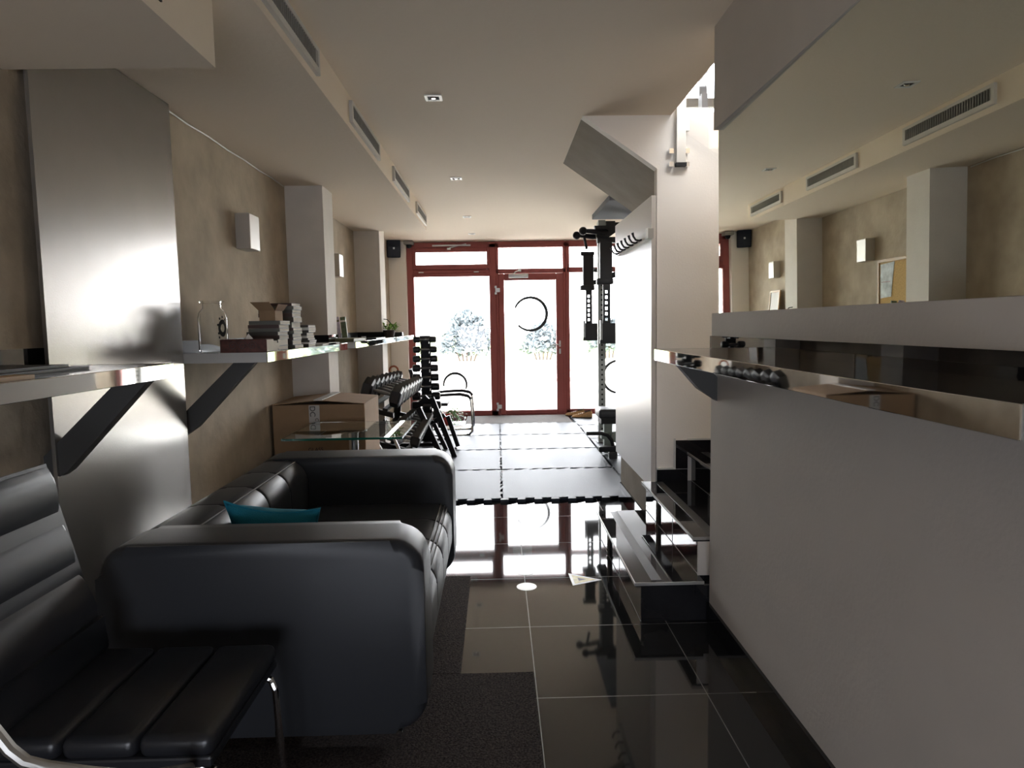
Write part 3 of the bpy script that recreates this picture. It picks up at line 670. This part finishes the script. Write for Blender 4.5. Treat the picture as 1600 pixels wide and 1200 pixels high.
# ---------------------------------------------------------------- things on the shelves
ZS = 1.192
j = thing('glass_jar', 'large clear glass jar with a dark doodle on the steel shelf', 'jar', (-1.385, 3.345, ZS))
c = (-1.385, 3.345, ZS+.001)
MB().lathe([(.0001, 0), (.060, 0), (.067, .008), (.068, .16), (.062, .19), (.044, .212), (.042, .235), (.056, .238), (.057, .246), (.040, .246), (.039, .212), (.058, .188), (.064, .16), (.063, .012), (.0001, .010)], c, 36).build('jar_body', 'jar', j, smooth=60)
dd = MB(); rj = .0685
def jp(a, z): return (c[0]+rj*math.cos(R(a)), c[1]+rj*math.sin(R(a)), c[2]+z)
for i in range(16):
    a = 2*math.pi*i/16; b = 2*math.pi*(i+1)/16
    def qq(r, t): return jp(-28+r*1.5*math.cos(t), .115+.045*r/14*math.sin(t))
    dd.quad(qq(13, a), qq(13, b), qq(6, b), qq(6, a))
for (a, z) in ((-40, .16), (-28, .168), (-16, .155), (-44, .07), (-30, .055), (-36, .04), (-22, .035), (-12, .06), (-48, .13), (-46, .09)):
    dd.quad(jp(a-3, z-.004), jp(a+3, z-.006), jp(a+3, z+.005), jp(a-3, z+.006))
dd.build('doodle_decal', 'ink', j, smooth=0)

tb = thing('tissue_box', 'dark red patterned tissue box at the near end of the shelf', 'tissue box', (-1.2, 3.25, ZS))
bx = B(-1.295, -1.08, 3.195, 3.30, ZS, ZS+.062, bevel=.003, seg=1).build('box_body', 'tissue_box', tb, smooth=0)
sw = MB()
for k in range(3):
    x = -1.235+.045*k; sw.tube([(x+.022*(1-i/22)*math.cos(i*.55), 3.1945, ZS+.032+.022*(1-i/22)*math.sin(i*.55)) for i in range(20)], .0022, 5)
sw.build('swirl_print', 'cover_brown', bx)
B(-1.079, -1.0785, 3.20, 3.295, ZS+.004, ZS+.058).build('side_print', 'paper', tb, smooth=0)
MB().lathe([(.022, 0), (.016, .008), (.006, .018), (.0005, .026)], (-1.18, 3.25, ZS+.062), 7).build('tissue', 'wpaper', tb)

oc = thing('open_carton', 'small open cardboard carton lying on the middle-height book stack', 'box', (-1.17, 3.55, 1.342))
zc_ = ZS+.1506
B(-1.205, -1.125, 3.48, 3.60, zc_, zc_+.05).build('carton', 'cardboard', oc, smooth=0)
MB().hexa([(-1.205, 3.475, zc_+.05), (-1.125, 3.475, zc_+.05), (-1.125, 3.479, zc_+.05), (-1.205, 3.479, zc_+.05), (-1.235, 3.44, zc_+.092), (-1.14, 3.44, zc_+.092), (-1.14, 3.444, zc_+.092), (-1.235, 3.444, zc_+.092)]).build('raised_flap', 'cardboard', oc, smooth=0)
MB().hexa([(-1.125, 3.475, zc_+.05), (-1.121, 3.475, zc_+.05), (-1.121, 3.60, zc_+.05), (-1.125, 3.60, zc_+.05), (-1.10, 3.45, zc_+.082), (-1.096, 3.45, zc_+.082), (-1.096, 3.60, zc_+.082), (-1.10, 3.60, zc_+.082)]).build('side_flap', 'cardboard_dark', oc, smooth=0)

def book(x0, x1, y0, y1, z0, h, cover, label, group, yaw=0):
    t = thing('book', label, 'book', ((x0+x1)/2, (y0+y1)/2, z0), group)
    pg = B(x0+.003, x1-.001, y0+.003, y1-.003, z0+.0025, z0+h-.0025).build('pages', 'paper', t, smooth=0)
    cv = MB(); cv.box(x0, x1, y0, y1, z0, z0+.0022); cv.box(x0, x1, y0, y1, z0+h-.0022, z0+h); cv.box(x0, x1, y0, y0+.0025, z0+.0022, z0+h-.0022)
    cv.build('cover', cover, t, smooth=0)
    t.rotation_euler.z = yaw
    return t
def stack(xr, y0, wx, dy, hs, covers, name, jit=.008):
    z = ZS; n = len(hs)
    for i, h in enumerate(hs):
        pos = 'topmost book' if i == n-1 else 'lowest book' if i == 0 else f'{ORD[i]} book from the bottom'
        dx = random.uniform(-jit, jit)
        book(xr-wx+dx, xr+dx-jit, y0+random.uniform(0, jit), y0+dy, z, h-.0006, covers[i % len(covers)], f'{pos} of {name}', 'books stacked on the steel shelf', 0)
        z += h
CV = ['cover_grey', 'cover_dark', 'cover_brown', 'cover_dark', 'cover_grey', 'cover_brown']
stack(-1.085, 3.31, .10, .11, [.014, .013, .012, .012], ['paper'], 'the low pale pile behind the tissue box')
stack(-1.095, 3.46, .165, .165, [.022, .034, .020, .018, .018, .018, .020], CV, 'the middle-height book stack on the shelf')
stack(-1.095, 3.70, .19, .165, [.020, .026, .016, .018, .017, .016, .030, .028, .022, .018, .019, .016], CV, 'the tallest book stack on the shelf')
stack(-1.095, 3.98, .13, .16, [.018, .010, .012, .012, .014, .018, .014, .016, .014], ['cover_dark', 'wpaper', 'cover_dark'], 'the short stack of thin books beside the tallest stack')
tag(B(-1.30, -1.10, 4.45, 4.65, ZS, ZS+.012).build('notebook', 'dash', smooth=0), 'dark flat notebook past the short book stack', 'notebook')
tag(MB().box(-1.18, -1.10, 4.30, 4.75, ZS, ZS+.010).build('paper_pad', 'wpaper', smooth=0), 'white paper pad along the edge past the short book stack', 'paper')

# brochures leaning, board and bits on the third shelf
for k, (mname, l) in enumerate((('wpaper', 'white brochure leaning on the third shelf'), ('purple', 'pale purple brochure leaning between a white and a green one'), ('greencover', 'dark green brochure leaning at the window end of the row'))):
    mm = Matrix.Translation((-1.315+.044*k, 5.34+.03*k, ZS+.03)) @ Matrix.Rotation(R(-7), 4, 'Y') @ Matrix.Rotation(R(-10), 4, 'X')
    t = thing('brochure', l, 'brochure', (-1.30+.044*k, 5.36, ZS+.03), 'brochures leaning on the shelf')
    B(0, .043, 0, .012, 0, .165, m=mm).build('cover', mname, t, smooth=0)
    B(.001, .042, -.0006, 0, .125, .14, m=mm).build('title_band', 'paper' if k != 1 else 'olive', t, smooth=0)
tag(B(-1.31, -1.09, 5.18, 5.62, ZS, ZS+.026, bevel=.004).build('folder', 'olive', smooth=0), 'thick olive green folder lying under the leaning brochures', 'folder')
tag(B(-1.28, -1.14, 5.68, 5.92, ZS, ZS+.022).build('binder', 'cover_dark', smooth=0), 'dark binder lying past the olive folder', 'binder')
cu = thing('candle_cup', 'small white cup on the shelf past the olive folder', 'cup', (-1.10, 5.64, ZS))
MB().lathe([(.0001, 0), (.017, 0), (.019, .035), (.017, .035), (.015, .006), (.0001, .005)], (-1.105, 5.64, ZS), 18).build('cup_body', 'wpaper', cu)
tag(B(-1.17, -1.085, 6.1, 6.6, ZS, ZS+.014).build('phone_case', 'dash', smooth=0), 'dark flat case lying near the shelf edge by the cup', 'case')
pb = thing('basket_plant', 'leafy green plant in a dark wicker basket near the window', 'plant', (-1.22, 7.5, ZS))
MB().lathe([(.0001, 0), (.085, 0), (.10, .075), (.092, .075), (.078, .01), (.0001, .01)], (-1.22, 7.5, ZS), 14).build('basket', 'wicker', pb)
MB().tube([(-1.32, 7.5, ZS+.07), (-1.30, 7.48, ZS+.15), (-1.27, 7.46, ZS+.20), (-1.20, 7.46, ZS+.19), (-1.14, 7.48, ZS+.12), (-1.12, 7.5, ZS+.07)], .005, 6).build('handle', 'iron', pb)
def leaves(cx, cy, cz, n, spread, h, size, seed, droop=0):
    m = MB(); rn_ = random.Random(seed)
    for i in range(n):
        a = rn_.uniform(0, 6.28); rr = rn_.random()**.6*spread; q = Vector((cx+rr*math.cos(a), cy+rr*math.sin(a), cz+rn_.random()*h-droop*rr))
        d = Vector((math.cos(a), math.sin(a), rn_.uniform(-.5, .9))).normalized(); e = d.cross(Vector((0, 0, 1))).normalized(); s = size*rn_.uniform(.6, 1.2)
        m.quad(q, q+d*s*.5+e*s*.28, q+d*s, q+d*s*.5-e*s*.28)
    return m
leaves(-1.19, 7.52, ZS+.07, 150, .10, .07, .05, 3).build('foliage', 'leaf', pb, smooth=0)
tag(B(-1.28, -1.16, 8.3, 8.42, ZS, ZS+.045, bevel=.004).build('small_case', 'iron', smooth=0), 'small dark case at the window end of the farthest shelf', 'case')
pf = thing('picture_frame', 'small picture frame standing on the farthest shelf, mirrored opposite', 'picture frame', (-1.47, 8.7, ZS))
mm = Matrix.Translation((-1.44, 8.40, ZS)) @ Matrix.Rotation(R(-6), 4, 'Y')
f = MB(); f.box(0, .02, 0, .02, 0, .42, m=mm); f.box(0, .02, .30, .32, 0, .42, m=mm); f.box(0, .02, .02, .30, .40, .42, m=mm); f.box(0, .02, .02, .30, 0, .02, m=mm)
f.build('frame', 'wood', pf, smooth=0); B(.004, .012, .02, .30, .02, .40, m=mm).build('picture', 'wpaper', pf, smooth=0)

# near shelf: thin magazines and a wooden ruler
for k, (z, x1, yy, l) in enumerate(((0, -1.22, 2.05, 'lower thin grey magazine on the nearest left shelf'), (.008, -1.25, 2.0, 'upper thin grey magazine on the nearest left shelf'))):
    t = thing('magazine', l, 'magazine', (-1.33, 1.9, ZS+z), 'magazines on the nearest left shelf')
    B(-1.45, x1, 1.2, yy, ZS+z, ZS+z+.006).build('pages', 'cover_grey', t, smooth=0)
    B(-1.45, x1, 1.2, yy, ZS+z+.006, ZS+z+.0075).build('cover', 'dash', t, smooth=0)
tag(B(-1.15, -1.10, 1.25, 1.63, ZS, ZS+.010).build('ruler', 'wood', smooth=0), 'flat brown wooden strip at the edge of the nearest left shelf', 'ruler')

# cork board between the columns (seen in the mirror)
ck = thing('cork_board', 'wood framed cork board on the left wall with a map pinned', 'cork board', (XL+.01, 5.75, 1.32))
B(XL, XL+.012, 5.31, 6.16, 1.33, 1.735).build('cork_sheet', 'cork', ck, smooth=0)
f = MB(); f.box(XL, XL+.022, 6.16, 6.185, 1.31, 1.76); f.box(XL, XL+.022, 5.31, 6.16, 1.735, 1.76); f.box(XL, XL+.022, 5.31, 6.16, 1.31, 1.33); f.build('frame', 'wood', ck, smooth=0)
t = thing('pinned_map', 'pale blue map sheet pinned to the cork board', 'map', (XL+.014, 6.0, 1.42))
MB().hexa([(XL+.0125, 5.97, 1.43), (XL+.016, 5.97, 1.43), (XL+.016, 6.14, 1.42), (XL+.0125, 6.14, 1.42), (XL+.0125, 5.92, 1.73), (XL+.016, 5.92, 1.73), (XL+.016, 6.14, 1.72), (XL+.0125, 6.14, 1.72)]).build('sheet', 'map', t, smooth=0)
B(XL+.0161, XL+.0165, 5.98, 6.13, 1.56, 1.564).build('route_line', 'red', t, smooth=0)

# ---------------------------------------------------------------- dumbbells
def dumbbell(loc, L, r, yaw, label, group, hexed=True, roll=0, tilt=0):
    t = thing('dumbbell', label, 'dumbbell', loc, group)
    n = 6 if hexed else 14; hl = L*(.27 if hexed else .30); rot = Matrix.Rotation(R(roll), 4, 'X')
    for sgn in (-1, 1):
        m = MB(); a = sgn*L/2; b = sgn*(L/2-hl)
        prof = [(a-sgn*.008, r*.86), (a, r*.78), ]
        rings = [(a, r*.74), (a-sgn*.012, r), (b+sgn*.012, r), (b, r*.74)]
        V = [[m.bm.verts.new(rot @ Vector((x, q*math.cos(2*math.pi*(i+.5)/n), q*math.sin(2*math.pi*(i+.5)/n)))) for i in range(n)] for x, q in rings]
        for A, C in zip(V, V[1:]):
            for i in range(n): m.bm.faces.new((A[i], A[(i+1) % n], C[(i+1) % n], C[i]))
        m.bm.faces.new(V[0]); m.bm.faces.new(V[-1])
        o = m.build('head', 'rubber', None, smooth=20); o.parent = t
        m = MB()
        P_ = [[rot @ Vector((x_, q*math.cos(2*math.pi*(i+.5)/n), q*math.sin(2*math.pi*(i+.5)/n))) for i in range(n)] for x_, q in ((a+sgn*.0012, r*.74), (a-sgn*.005, r*.90), (a-sgn*.005, r*.86), (a+sgn*.0012, r*.70))]
        for A, C in zip(P_, P_[1:]+P_[:1]):
            for i in range(n): m.quad(A[i], A[(i+1) % n], C[(i+1) % n], C[i])
        o2 = m.build('lit_edge', 'handle', None, smooth=0); o2.parent = o  # paler rim stands in for window light catching the bevel edges
    m = MB(); h = L/2-hl; m.tube([(-h, 0, 0), (-h*.5, 0, 0), (0, 0, 0), (h*.5, 0, 0), (h, 0, 0)], [.013, .015, .017, .015, .013], 12)
    o = m.build('grip', 'handle', None); o.parent = t
    t.rotation_euler = (0, tilt, yaw); return t

# A-shaped tower holding ten pairs' worth of dumbbells crosswise
tw = thing('dumbbell_tower', 'tall black tower rack of dumbbells beside the window', 'rack', (-.80, 7.47, 0))
MB().prism([(7.45, .04), (7.49, .04), (7.49, 1.20), (7.45, 1.20)], 'x', -.845, -.735).build('spine', 'iron', tw, smooth=0)
B(-.846, -.734, 7.39, 7.45, 1.155, 1.20).build('top_cap', 'iron', tw, smooth=0)
MB().box(-.98, -.60, 7.30, 7.37, 0, .04).box(-.98, -.60, 7.59, 7.66, 0, .04).box(-.84, -.74, 7.30, 7.66, .0, .04).build('base', 'iron', tw, smooth=0)
zt = [1.160, 1.052, .950, .850, .748, .646, .545, .443, .342, .240]
names = ['topmost', 'second', 'third', 'fourth', 'fifth', 'sixth', 'seventh', 'eighth', 'ninth', 'lowest']
for i, z in enumerate(zt):
    for x in (-.83, -.75): B(x-.006, x+.006, 7.335, 7.45, z-.045, z-.02).build('cradle', 'iron', tw, smooth=0)
    L = .245+.010*i; r = .034+.0018*i
    dumbbell((-.79, 7.385, z), L, r, R(2), f'{names[i]} dumbbell of the tall tower rack' if i in (0, 9) else f'{names[i]} dumbbell from the top of the tower rack', 'dumbbells on the tower rack', hexed=False)

# long two-tier rack along the left wall; the trays tip toward the room
TILT = R(16)
rk = thing('dumbbell_rack', 'long black two-tier dumbbell rack along the left wall', 'rack', (-1.0, 6.4, 0))
for yy in (5.50, 7.24):
    B(-1.20, -.68, yy, yy+.05, .0, .05).build('floor_foot', 'iron', rk, smooth=0)
    MB().prism([(-1.17, .05), (-1.10, .05), (-1.03, .60), (-1.10, .62)], 'y', yy, yy+.05).build('post', 'iron', rk, smooth=0)
    MB().prism([(-1.10, .36), (-.66, .235), (-.66, .275), (-1.09, .40)], 'y', yy, yy+.05).build('tray_arm', 'iron', rk, smooth=0)
    MB().prism([(-1.10, .63), (-.86, .56), (-.86, .60), (-1.10, .67)], 'y', yy, yy+.05).build('tray_arm', 'iron', rk, smooth=0)
def tray(xc, z):
    for dx in (-.055, .055):
        mm = Matrix.Translation((xc, 6.4, z)) @ Matrix.Rotation(TILT, 4, 'Y')
        B(dx-.02, dx+.02, -.9, .89, -.02, 0, m=mm).build('tray_rail', 'iron', rk, smooth=0)
tray(-.975, .655); tray(-.80, .318)
for i in range(8):
    yy = 5.70+i*.205; L = .335-.006*i; r = .098-.0028*i
    dumbbell((-.975+.02*i/7, yy, .657+r*.92+.006), L, r, R(-3), f'{ORD[i]} hex dumbbell from the near end of the upper rack tier', 'hex dumbbells on the upper tier', tilt=TILT)
for i in range(9):
    yy = 5.64+i*.188; L = .285-.006*i; r = .066-.0024*i
    dumbbell((-.80-.02*i/8, yy, .32+r*.93+.004), L, r, R(-3), f'{ORD[i]} hex dumbbell from the near end of the lower rack tier', 'hex dumbbells on the lower tier', tilt=TILT)
# heavy plate-ended pair at the near end and orange band
tag(MB().tube([(-1.10+.045*math.cos(a*.52), 7.16, .845+.045*math.sin(a*.52)) for a in range(12)], .010, 8, closed=True).build('exercise_band', 'orange'), 'orange rubber exercise band lying at the far end of the upper rack tier', 'exercise band')

def steel_loop(poly, th, yy, dep, name, label):
    t = thing(name, label, 'stand', (sum(q[0] for q in poly)/4, yy, 0))
    P = [Vector((q[0], 0, q[1])) for q in poly]
    for i in range(4):
        a, b = P[i], P[(i+1) % 4]; d = (b-a); L = d.length; d.normalize(); n = Vector((0, 1, 0)).cross(d)
        m = MB(); c8 = []
        for yq in (yy, yy+dep):
            for (s, q) in ((0, 0), (L, 0), (L, th), (0, th)):
                v = a+d*s+n*q; c8.append((v.x, yq, v.z))
        m.hexa(c8).build('frame_bar', 'iron', t, smooth=0)
    return t
steel_loop([(-.765, .515), (-.535, .0), (-.465, .0), (-.68, .595)], .05, 6.6, .06, 'parallette_stand', 'taller black steel frame stand leaning at the rack end')
steel_loop([(-.66, .295), (-.53, .0), (-.455, .04), (-.555, .36)], .042, 7.02, .06, 'parallette_stand', 'smaller black steel frame stand behind the taller leaning one')
kb = thing('bar_stand', 'black floor stand with light metal braces under the glass table corner', 'stand', (-.9, 5.3, 0))
MB().hexa([(-.99, 5.20, .40), (-.86, 5.20, .50), (-.86, 5.30, .50), (-.99, 5.30, .40), (-.95, 5.20, .52), (-.88, 5.20, .60), (-.88, 5.30, .60), (-.95, 5.30, .52)]).build('head_block', 'iron', kb, smooth=0)
for a, b in (((-.98, 5.25, .45), (-.70, 5.15, .0)), ((-.88, 5.25, .58), (-.62, 5.15, .0)), ((-.96, 5.25, .45), (-1.12, 5.25, .0))):
    MB().cyl(a, b, .012).build('brace', 'hinge', kb)

# ---------------------------------------------------------------- cantilever chair and pot by the window
cc = thing('cantilever_chair', 'chrome cantilever chair with black armrest beside the window', 'chair', (-.5, 8.1, 0))
for k, yy in enumerate((7.90, 8.36)):
    MB().tube([(-.95, yy, .02), (-.42, yy, .02), (-.35, yy, .03), (-.315, yy, .07), (-.31, yy, .15), (-.325, yy, .42), (-.34, yy, .46)], .013, 10).build('frame_tube', 'chrome', cc)
    MB().tube([(-.32, yy, .445), (-.36, yy, .485), (-.45, yy, .505), (-.62, yy, .50), (-.80, yy, .485)], [.016, .020, .020, .018, .016], 10).build('armrest', 'iron', cc)
MB().tube([(-.95, 7.90+.115*i, .02) for i in range(5)], .013, 10).build('floor_bar', 'chrome', cc)
B(-.92, -.60, 7.94, 8.32, .36, .40, bevel=.012).build('seat', 'iron', cc)
MB().hexa([(-.95, 7.94, .40), (-.90, 7.94, .40), (-.90, 8.32, .40), (-.95, 8.32, .40), (-1.05, 7.94, .80), (-1.01, 7.94, .80), (-1.01, 8.32, .80), (-1.05, 8.32, .80)]).build('backrest', 'iron', cc, smooth=0)
for yy in (7.90, 8.36): MB().tube([(-.80, yy, .485), (-.93, yy, .44), (-.97, yy, .40)], .012).build('back_tube', 'chrome', cc)
pt = thing('potted_plant', 'trailing green plant in a red pot on the floor by the window', 'plant', (-.70, 8.75, 0))
MB().lathe([(.0001, 0), (.052, 0), (.075, .16), (.078, .165), (.068, .165), (.05, .02), (.0001, .02)], (-.70, 8.75, .014), 20).build('pot', 'redpot', pt)
MB().lathe([(.0001, .145), (.069, .145)], (-.70, 8.75, .014), 16).build('soil', 'cover_brown', pt)
leaves(-.58, 8.74, .02, 190, .14, .20, .045, 11, 0.1).build('foliage', 'leaf2', pt, smooth=0)
st_ = MB()
for k in range(6): st_.tube([(-.70, 8.75, .15), (-.64+.01*k, 8.72+.01*k, .22), (-.58+.02*k, 8.70+.02*k, .15-.02*k)], .004, 6)
st_.build('stem', 'leaf2', pt)
tag(B(-.98, -.36, 8.40, 8.62, .014, .03).build('floor_tray', 'wpaper', smooth=0), 'white flat board on the floor behind the cantilever chair', 'board')

# ---------------------------------------------------------------- power rack, bench, shoes
pr = thing('power_rack', 'grey and black power rack standing on mats right of the door', 'power rack', (1.6, 7.7, 0))
def upright(x, yy):
    o = B(x, x+.075, yy, yy+.075, .014, 2.37, bevel=.005, seg=1).build('upright', 'greypost', pr, smooth=0)
    h = MB()
    for k in range(42):
        z = .12+k*.053
        h.cyl((x+.0375, yy-.0006, z), (x+.0375, yy, z), .011, n=10)
    h.build('hole_row', 'hole', o)
    B(x-.02, x+.095, yy-.02, yy+.095, .0141, .026).build('foot_plate', 'iron', o, smooth=0)
for x, yy in ((1.074, 7.22), (2.25, 7.22), (1.255, 8.42), (2.25, 8.42)): upright(x, yy)
for xa, yy in ((1.149, 7.225), (1.33, 8.425)): B(xa, 2.25, yy, yy+.065, 2.29, 2.36).build('crossmember', 'iron', pr, smooth=0)
for z in (2.29, .02): MB().hexa([(1.08, 7.295, z), (1.145, 7.295, z), (1.325, 8.42, z), (1.26, 8.42, z), (1.08, 7.295, z+.07), (1.145, 7.295, z+.07), (1.325, 8.42, z+.07), (1.26, 8.42, z+.07)]).build('side_beam' if z > 1 else 'base_beam', 'iron' if z > 1 else 'greypost', pr, smooth=0)
for z in (2.29, .02): B(2.255, 2.32, 7.295, 8.42, z, z+.07).build('side_beam' if z > 1 else 'base_beam', 'iron' if z > 1 else 'greypost', pr, smooth=0)
B(1.071, 1.144, 7.16, 7.22, 2.315, 2.375).build('bracket_plate', 'greypost', pr, smooth=0)
for (yy, x0, z) in ((7.05, .895, 2.25), (7.18, .845, 2.222)):
    MB().tube([(x0+.02, yy, z), (x0+.08, yy, z-.003), (x0+.17, yy+.02, z-.012), (x0+.27, yy+.08, z+.0)], [.022, .024, .028, .028], 12).build('pull_up_grip', 'iron', pr)
    m = MB(); bmesh.ops.create_uvsphere(m.bm, u_segments=16, v_segments=10, radius=.042, matrix=Matrix.Translation((x0, yy, z))); m.build('grip_ball', 'iron', pr)
MB().prism([(1.02, 2.31), (1.24, 2.31), (1.24, 2.24), (1.14, 2.17), (1.05, 2.16)], 'y', 7.10, 7.16).build('gusset_plate', 'iron', pr, smooth=0)
B(1.144, 1.24, 7.13, 7.2, 2.29, 2.36).build('crossmember_end', 'iron', pr, smooth=0)
def arm(x, yy, zt_, zm, zb, sc, label):
    t = thing('spotter_arm', label, 'spotter arm', (x, yy, zb))
    B(x-.020*sc, x+.11*sc, yy, yy+.10, zm, zt_, bevel=.008).build('sleeve', 'iron', t, smooth=0)
    B(x-.05*sc, x+.12*sc, yy-.01, yy+.08, zt_-.03, zt_+.015, bevel=.006).build('top_plate', 'iron', t, smooth=0)
    MB().box(x-.055*sc, x+.12*sc, yy-.01, yy+.09, zm-.03, zm+.03, bevel=.008).cyl((x+.11*sc, yy+.04, zm+.06), (x+.19*sc, yy+.04, zm+.08), .03).build('lock_collar', 'iron', t)
    m = MB(); hx = x+.045*sc
    zlist = [zb+.25+k*.056 for k in range(60) if zb+.25+k*.056 < zm-.05]
    # perforated flat bar, real openings between web pieces
    x0, x1, w_ = x+.008, x+.088*sc, .013
    m.box(x0, hx-w_, yy, yy+.03, zb+.21, zm); m.box(hx+w_, x1, yy, yy+.03, zb+.21, zm)
    zp = zb+.21
    for z in zlist: m.box(hx-w_, hx+w_, yy, yy+.03, zp, z-.015); zp = z+.015
    m.box(hx-w_, hx+w_, yy, yy+.03, zp, zm)
    m.build('perforated_bar', 'iron', t, smooth=0)
    B(x+.002, x+.30, yy, yy+.06, zb, zb+.21, bevel=.006).build('safety_plate', 'iron', t, smooth=0)
    B(x-.022*sc, x+.002, yy, yy+.05, zb+.03, zb+.24).build('pad_strip', 'handle', t, smooth=0)
    B(x-.026*sc, x+.004, yy-.002, yy+.052, zb, zb+.04).build('end_cap', 'iron', t, smooth=0)
arm(1.075, 6.95, 2.15, 1.73, 1.095, .95, 'nearer black perforated spotter arm hung upright on the power rack')
arm(1.052, 8.12, 2.14, 1.73, 1.10, .95, 'farther black perforated spotter arm hung upright by the door')
for xx, yy, y2 in ((1.13, 7.04, 7.22), (1.12, 8.2, 8.45)):
    MB().cyl((xx, yy, 1.95), (xx+.06 if yy < 8 else 1.27, y2, 1.95), .025).build('arm_pin', 'iron', pr)
MB().cyl((.95, 7.18, 2.08), (.925, 7.18, 2.20), .014).build('hanging_strap', 'iron', pr)

bn = thing('workout_bench', 'black padded workout bench with roller foot beside the white panel', 'bench', (1.5, 6.6, 0))
B(.965, 2.1, 6.46, 6.76, .385, .475, bevel=.022, seg=3).build('pad', 'leather', bn, smooth=60)
B(.99, 2.1, 6.50, 6.72, .33, .385).build('pad_board', 'iron', bn, smooth=0)
B(1.03, 1.11, 6.57, 6.65, .03, .33, bevel=.006).build('front_leg', 'bench_green', bn, smooth=0)
B(1.0, 2.1, 6.56, 6.66, .17, .24, bevel=.006).build('spine_beam', 'bench_green', bn, smooth=0)
MB().cyl((1.14, 6.50, .20), (1.14, 6.55, .20), .055, n=20).build('adjuster_disc', 'bench_green', bn)
MB().tube([(.83, 6.38, .26), (.97, 6.38, .26), (1.03, 6.38, .24), (1.07, 6.38, .19), (1.085, 6.38, .13)], .018, 10).build('foot_bar', 'iron', bn)
B(.945, 1.35, 6.34, 6.42, .085, .135, bevel=.006).build('cross_foot', 'iron', bn, smooth=0)
B(1.04, 1.12, 6.34, 6.42, .014, .085, bevel=.006).build('rubber_foot', 'rubber', bn, smooth=0)
B(1.9, 2.0, 6.45, 6.77, .014, .06).build('rear_foot', 'iron', bn, smooth=0)
B(1.92, 1.98, 6.58, 6.64, .06, .33).build('rear_leg', 'bench_green', bn, smooth=0)

def shoe(cx, cy, yaw, label):
    t = thing('shoe', label, 'shoe', (cx, cy, .014), 'tan shoes by the door')
    mm = Matrix.Translation((cx, cy, .014)) @ Matrix.Rotation(yaw, 4, 'Z')
    n = 12; L = .28
    sec = [(-.14, .030, .030, .070), (-.11, .036, .034, .090), (-.06, .036, .036, .072), (0, .038, .040, .055), (.06, .044, .045, .042), (.11, .038, .038, .032), (.138, .018, .018, .022)]
    m = MB(); rings = []
    for x, a, b, hh in sec:
        rings.append([m.bm.verts.new(mm @ Vector((x, a*math.cos(q), .014+hh*max(0, math.sin(q))))) for q in [math.pi*i/n for i in range(n+1)]])
    for A, C in zip(rings, rings[1:]):
        for i in range(n): m.bm.faces.new((A[i], A[i+1], C[i+1], C[i]))
    m.bm.faces.new(rings[0]); m.bm.faces.new(rings[-1])
    m.build('upper', 'tan', t, smooth=70)
    pl_ = [(x, a*1.08) for x, a, b, hh in sec]; out = [(x, w_) for x, w_ in pl_]+[(x, -w_) for x, w_ in reversed(pl_)]
    m = MB(); vs = [m.bm.verts.new(mm @ Vector((x, q, 0))) for x, q in out]; vt = [m.bm.verts.new(mm @ Vector((x, q, .016))) for x, q in out]
    m.bm.faces.new(vs); m.bm.faces.new(vt)
    for i in range(len(out)): m.bm.faces.new((vs[i], vs[(i+1) % len(out)], vt[(i+1) % len(out)], vt[i]))
    m.build('sole', 'sole', t, smooth=0)
    m = MB()
    for i in range(3):
        mm2 = mm @ Matrix.Translation((-.005+.025*i, 0, .066-.006*i)); m.box(-.004, .004, -.028, .028, 0, .005, m=mm2)
    m.build('laces', 'wpaper', t, smooth=0)
    m = MB(); ring = [mm @ Vector((-.078+.045*math.cos(q), .024*math.sin(q), .097-.25*(.045*math.cos(q)+.0))) for q in [2*math.pi*i/14 for i in range(14)]]
    m.tube(ring, .006, 6, closed=True); f_ = [m.bm.verts.new(v) for v in ring]; m.bm.faces.new(f_); m.build('opening', 'sole', t, smooth=0)
    return t
shoe(1.14, 9.22, R(174), 'nearer tan shoe on the floor right of the door')
shoe(1.07, 9.42, R(160), 'farther tan shoe on the floor right of the door')
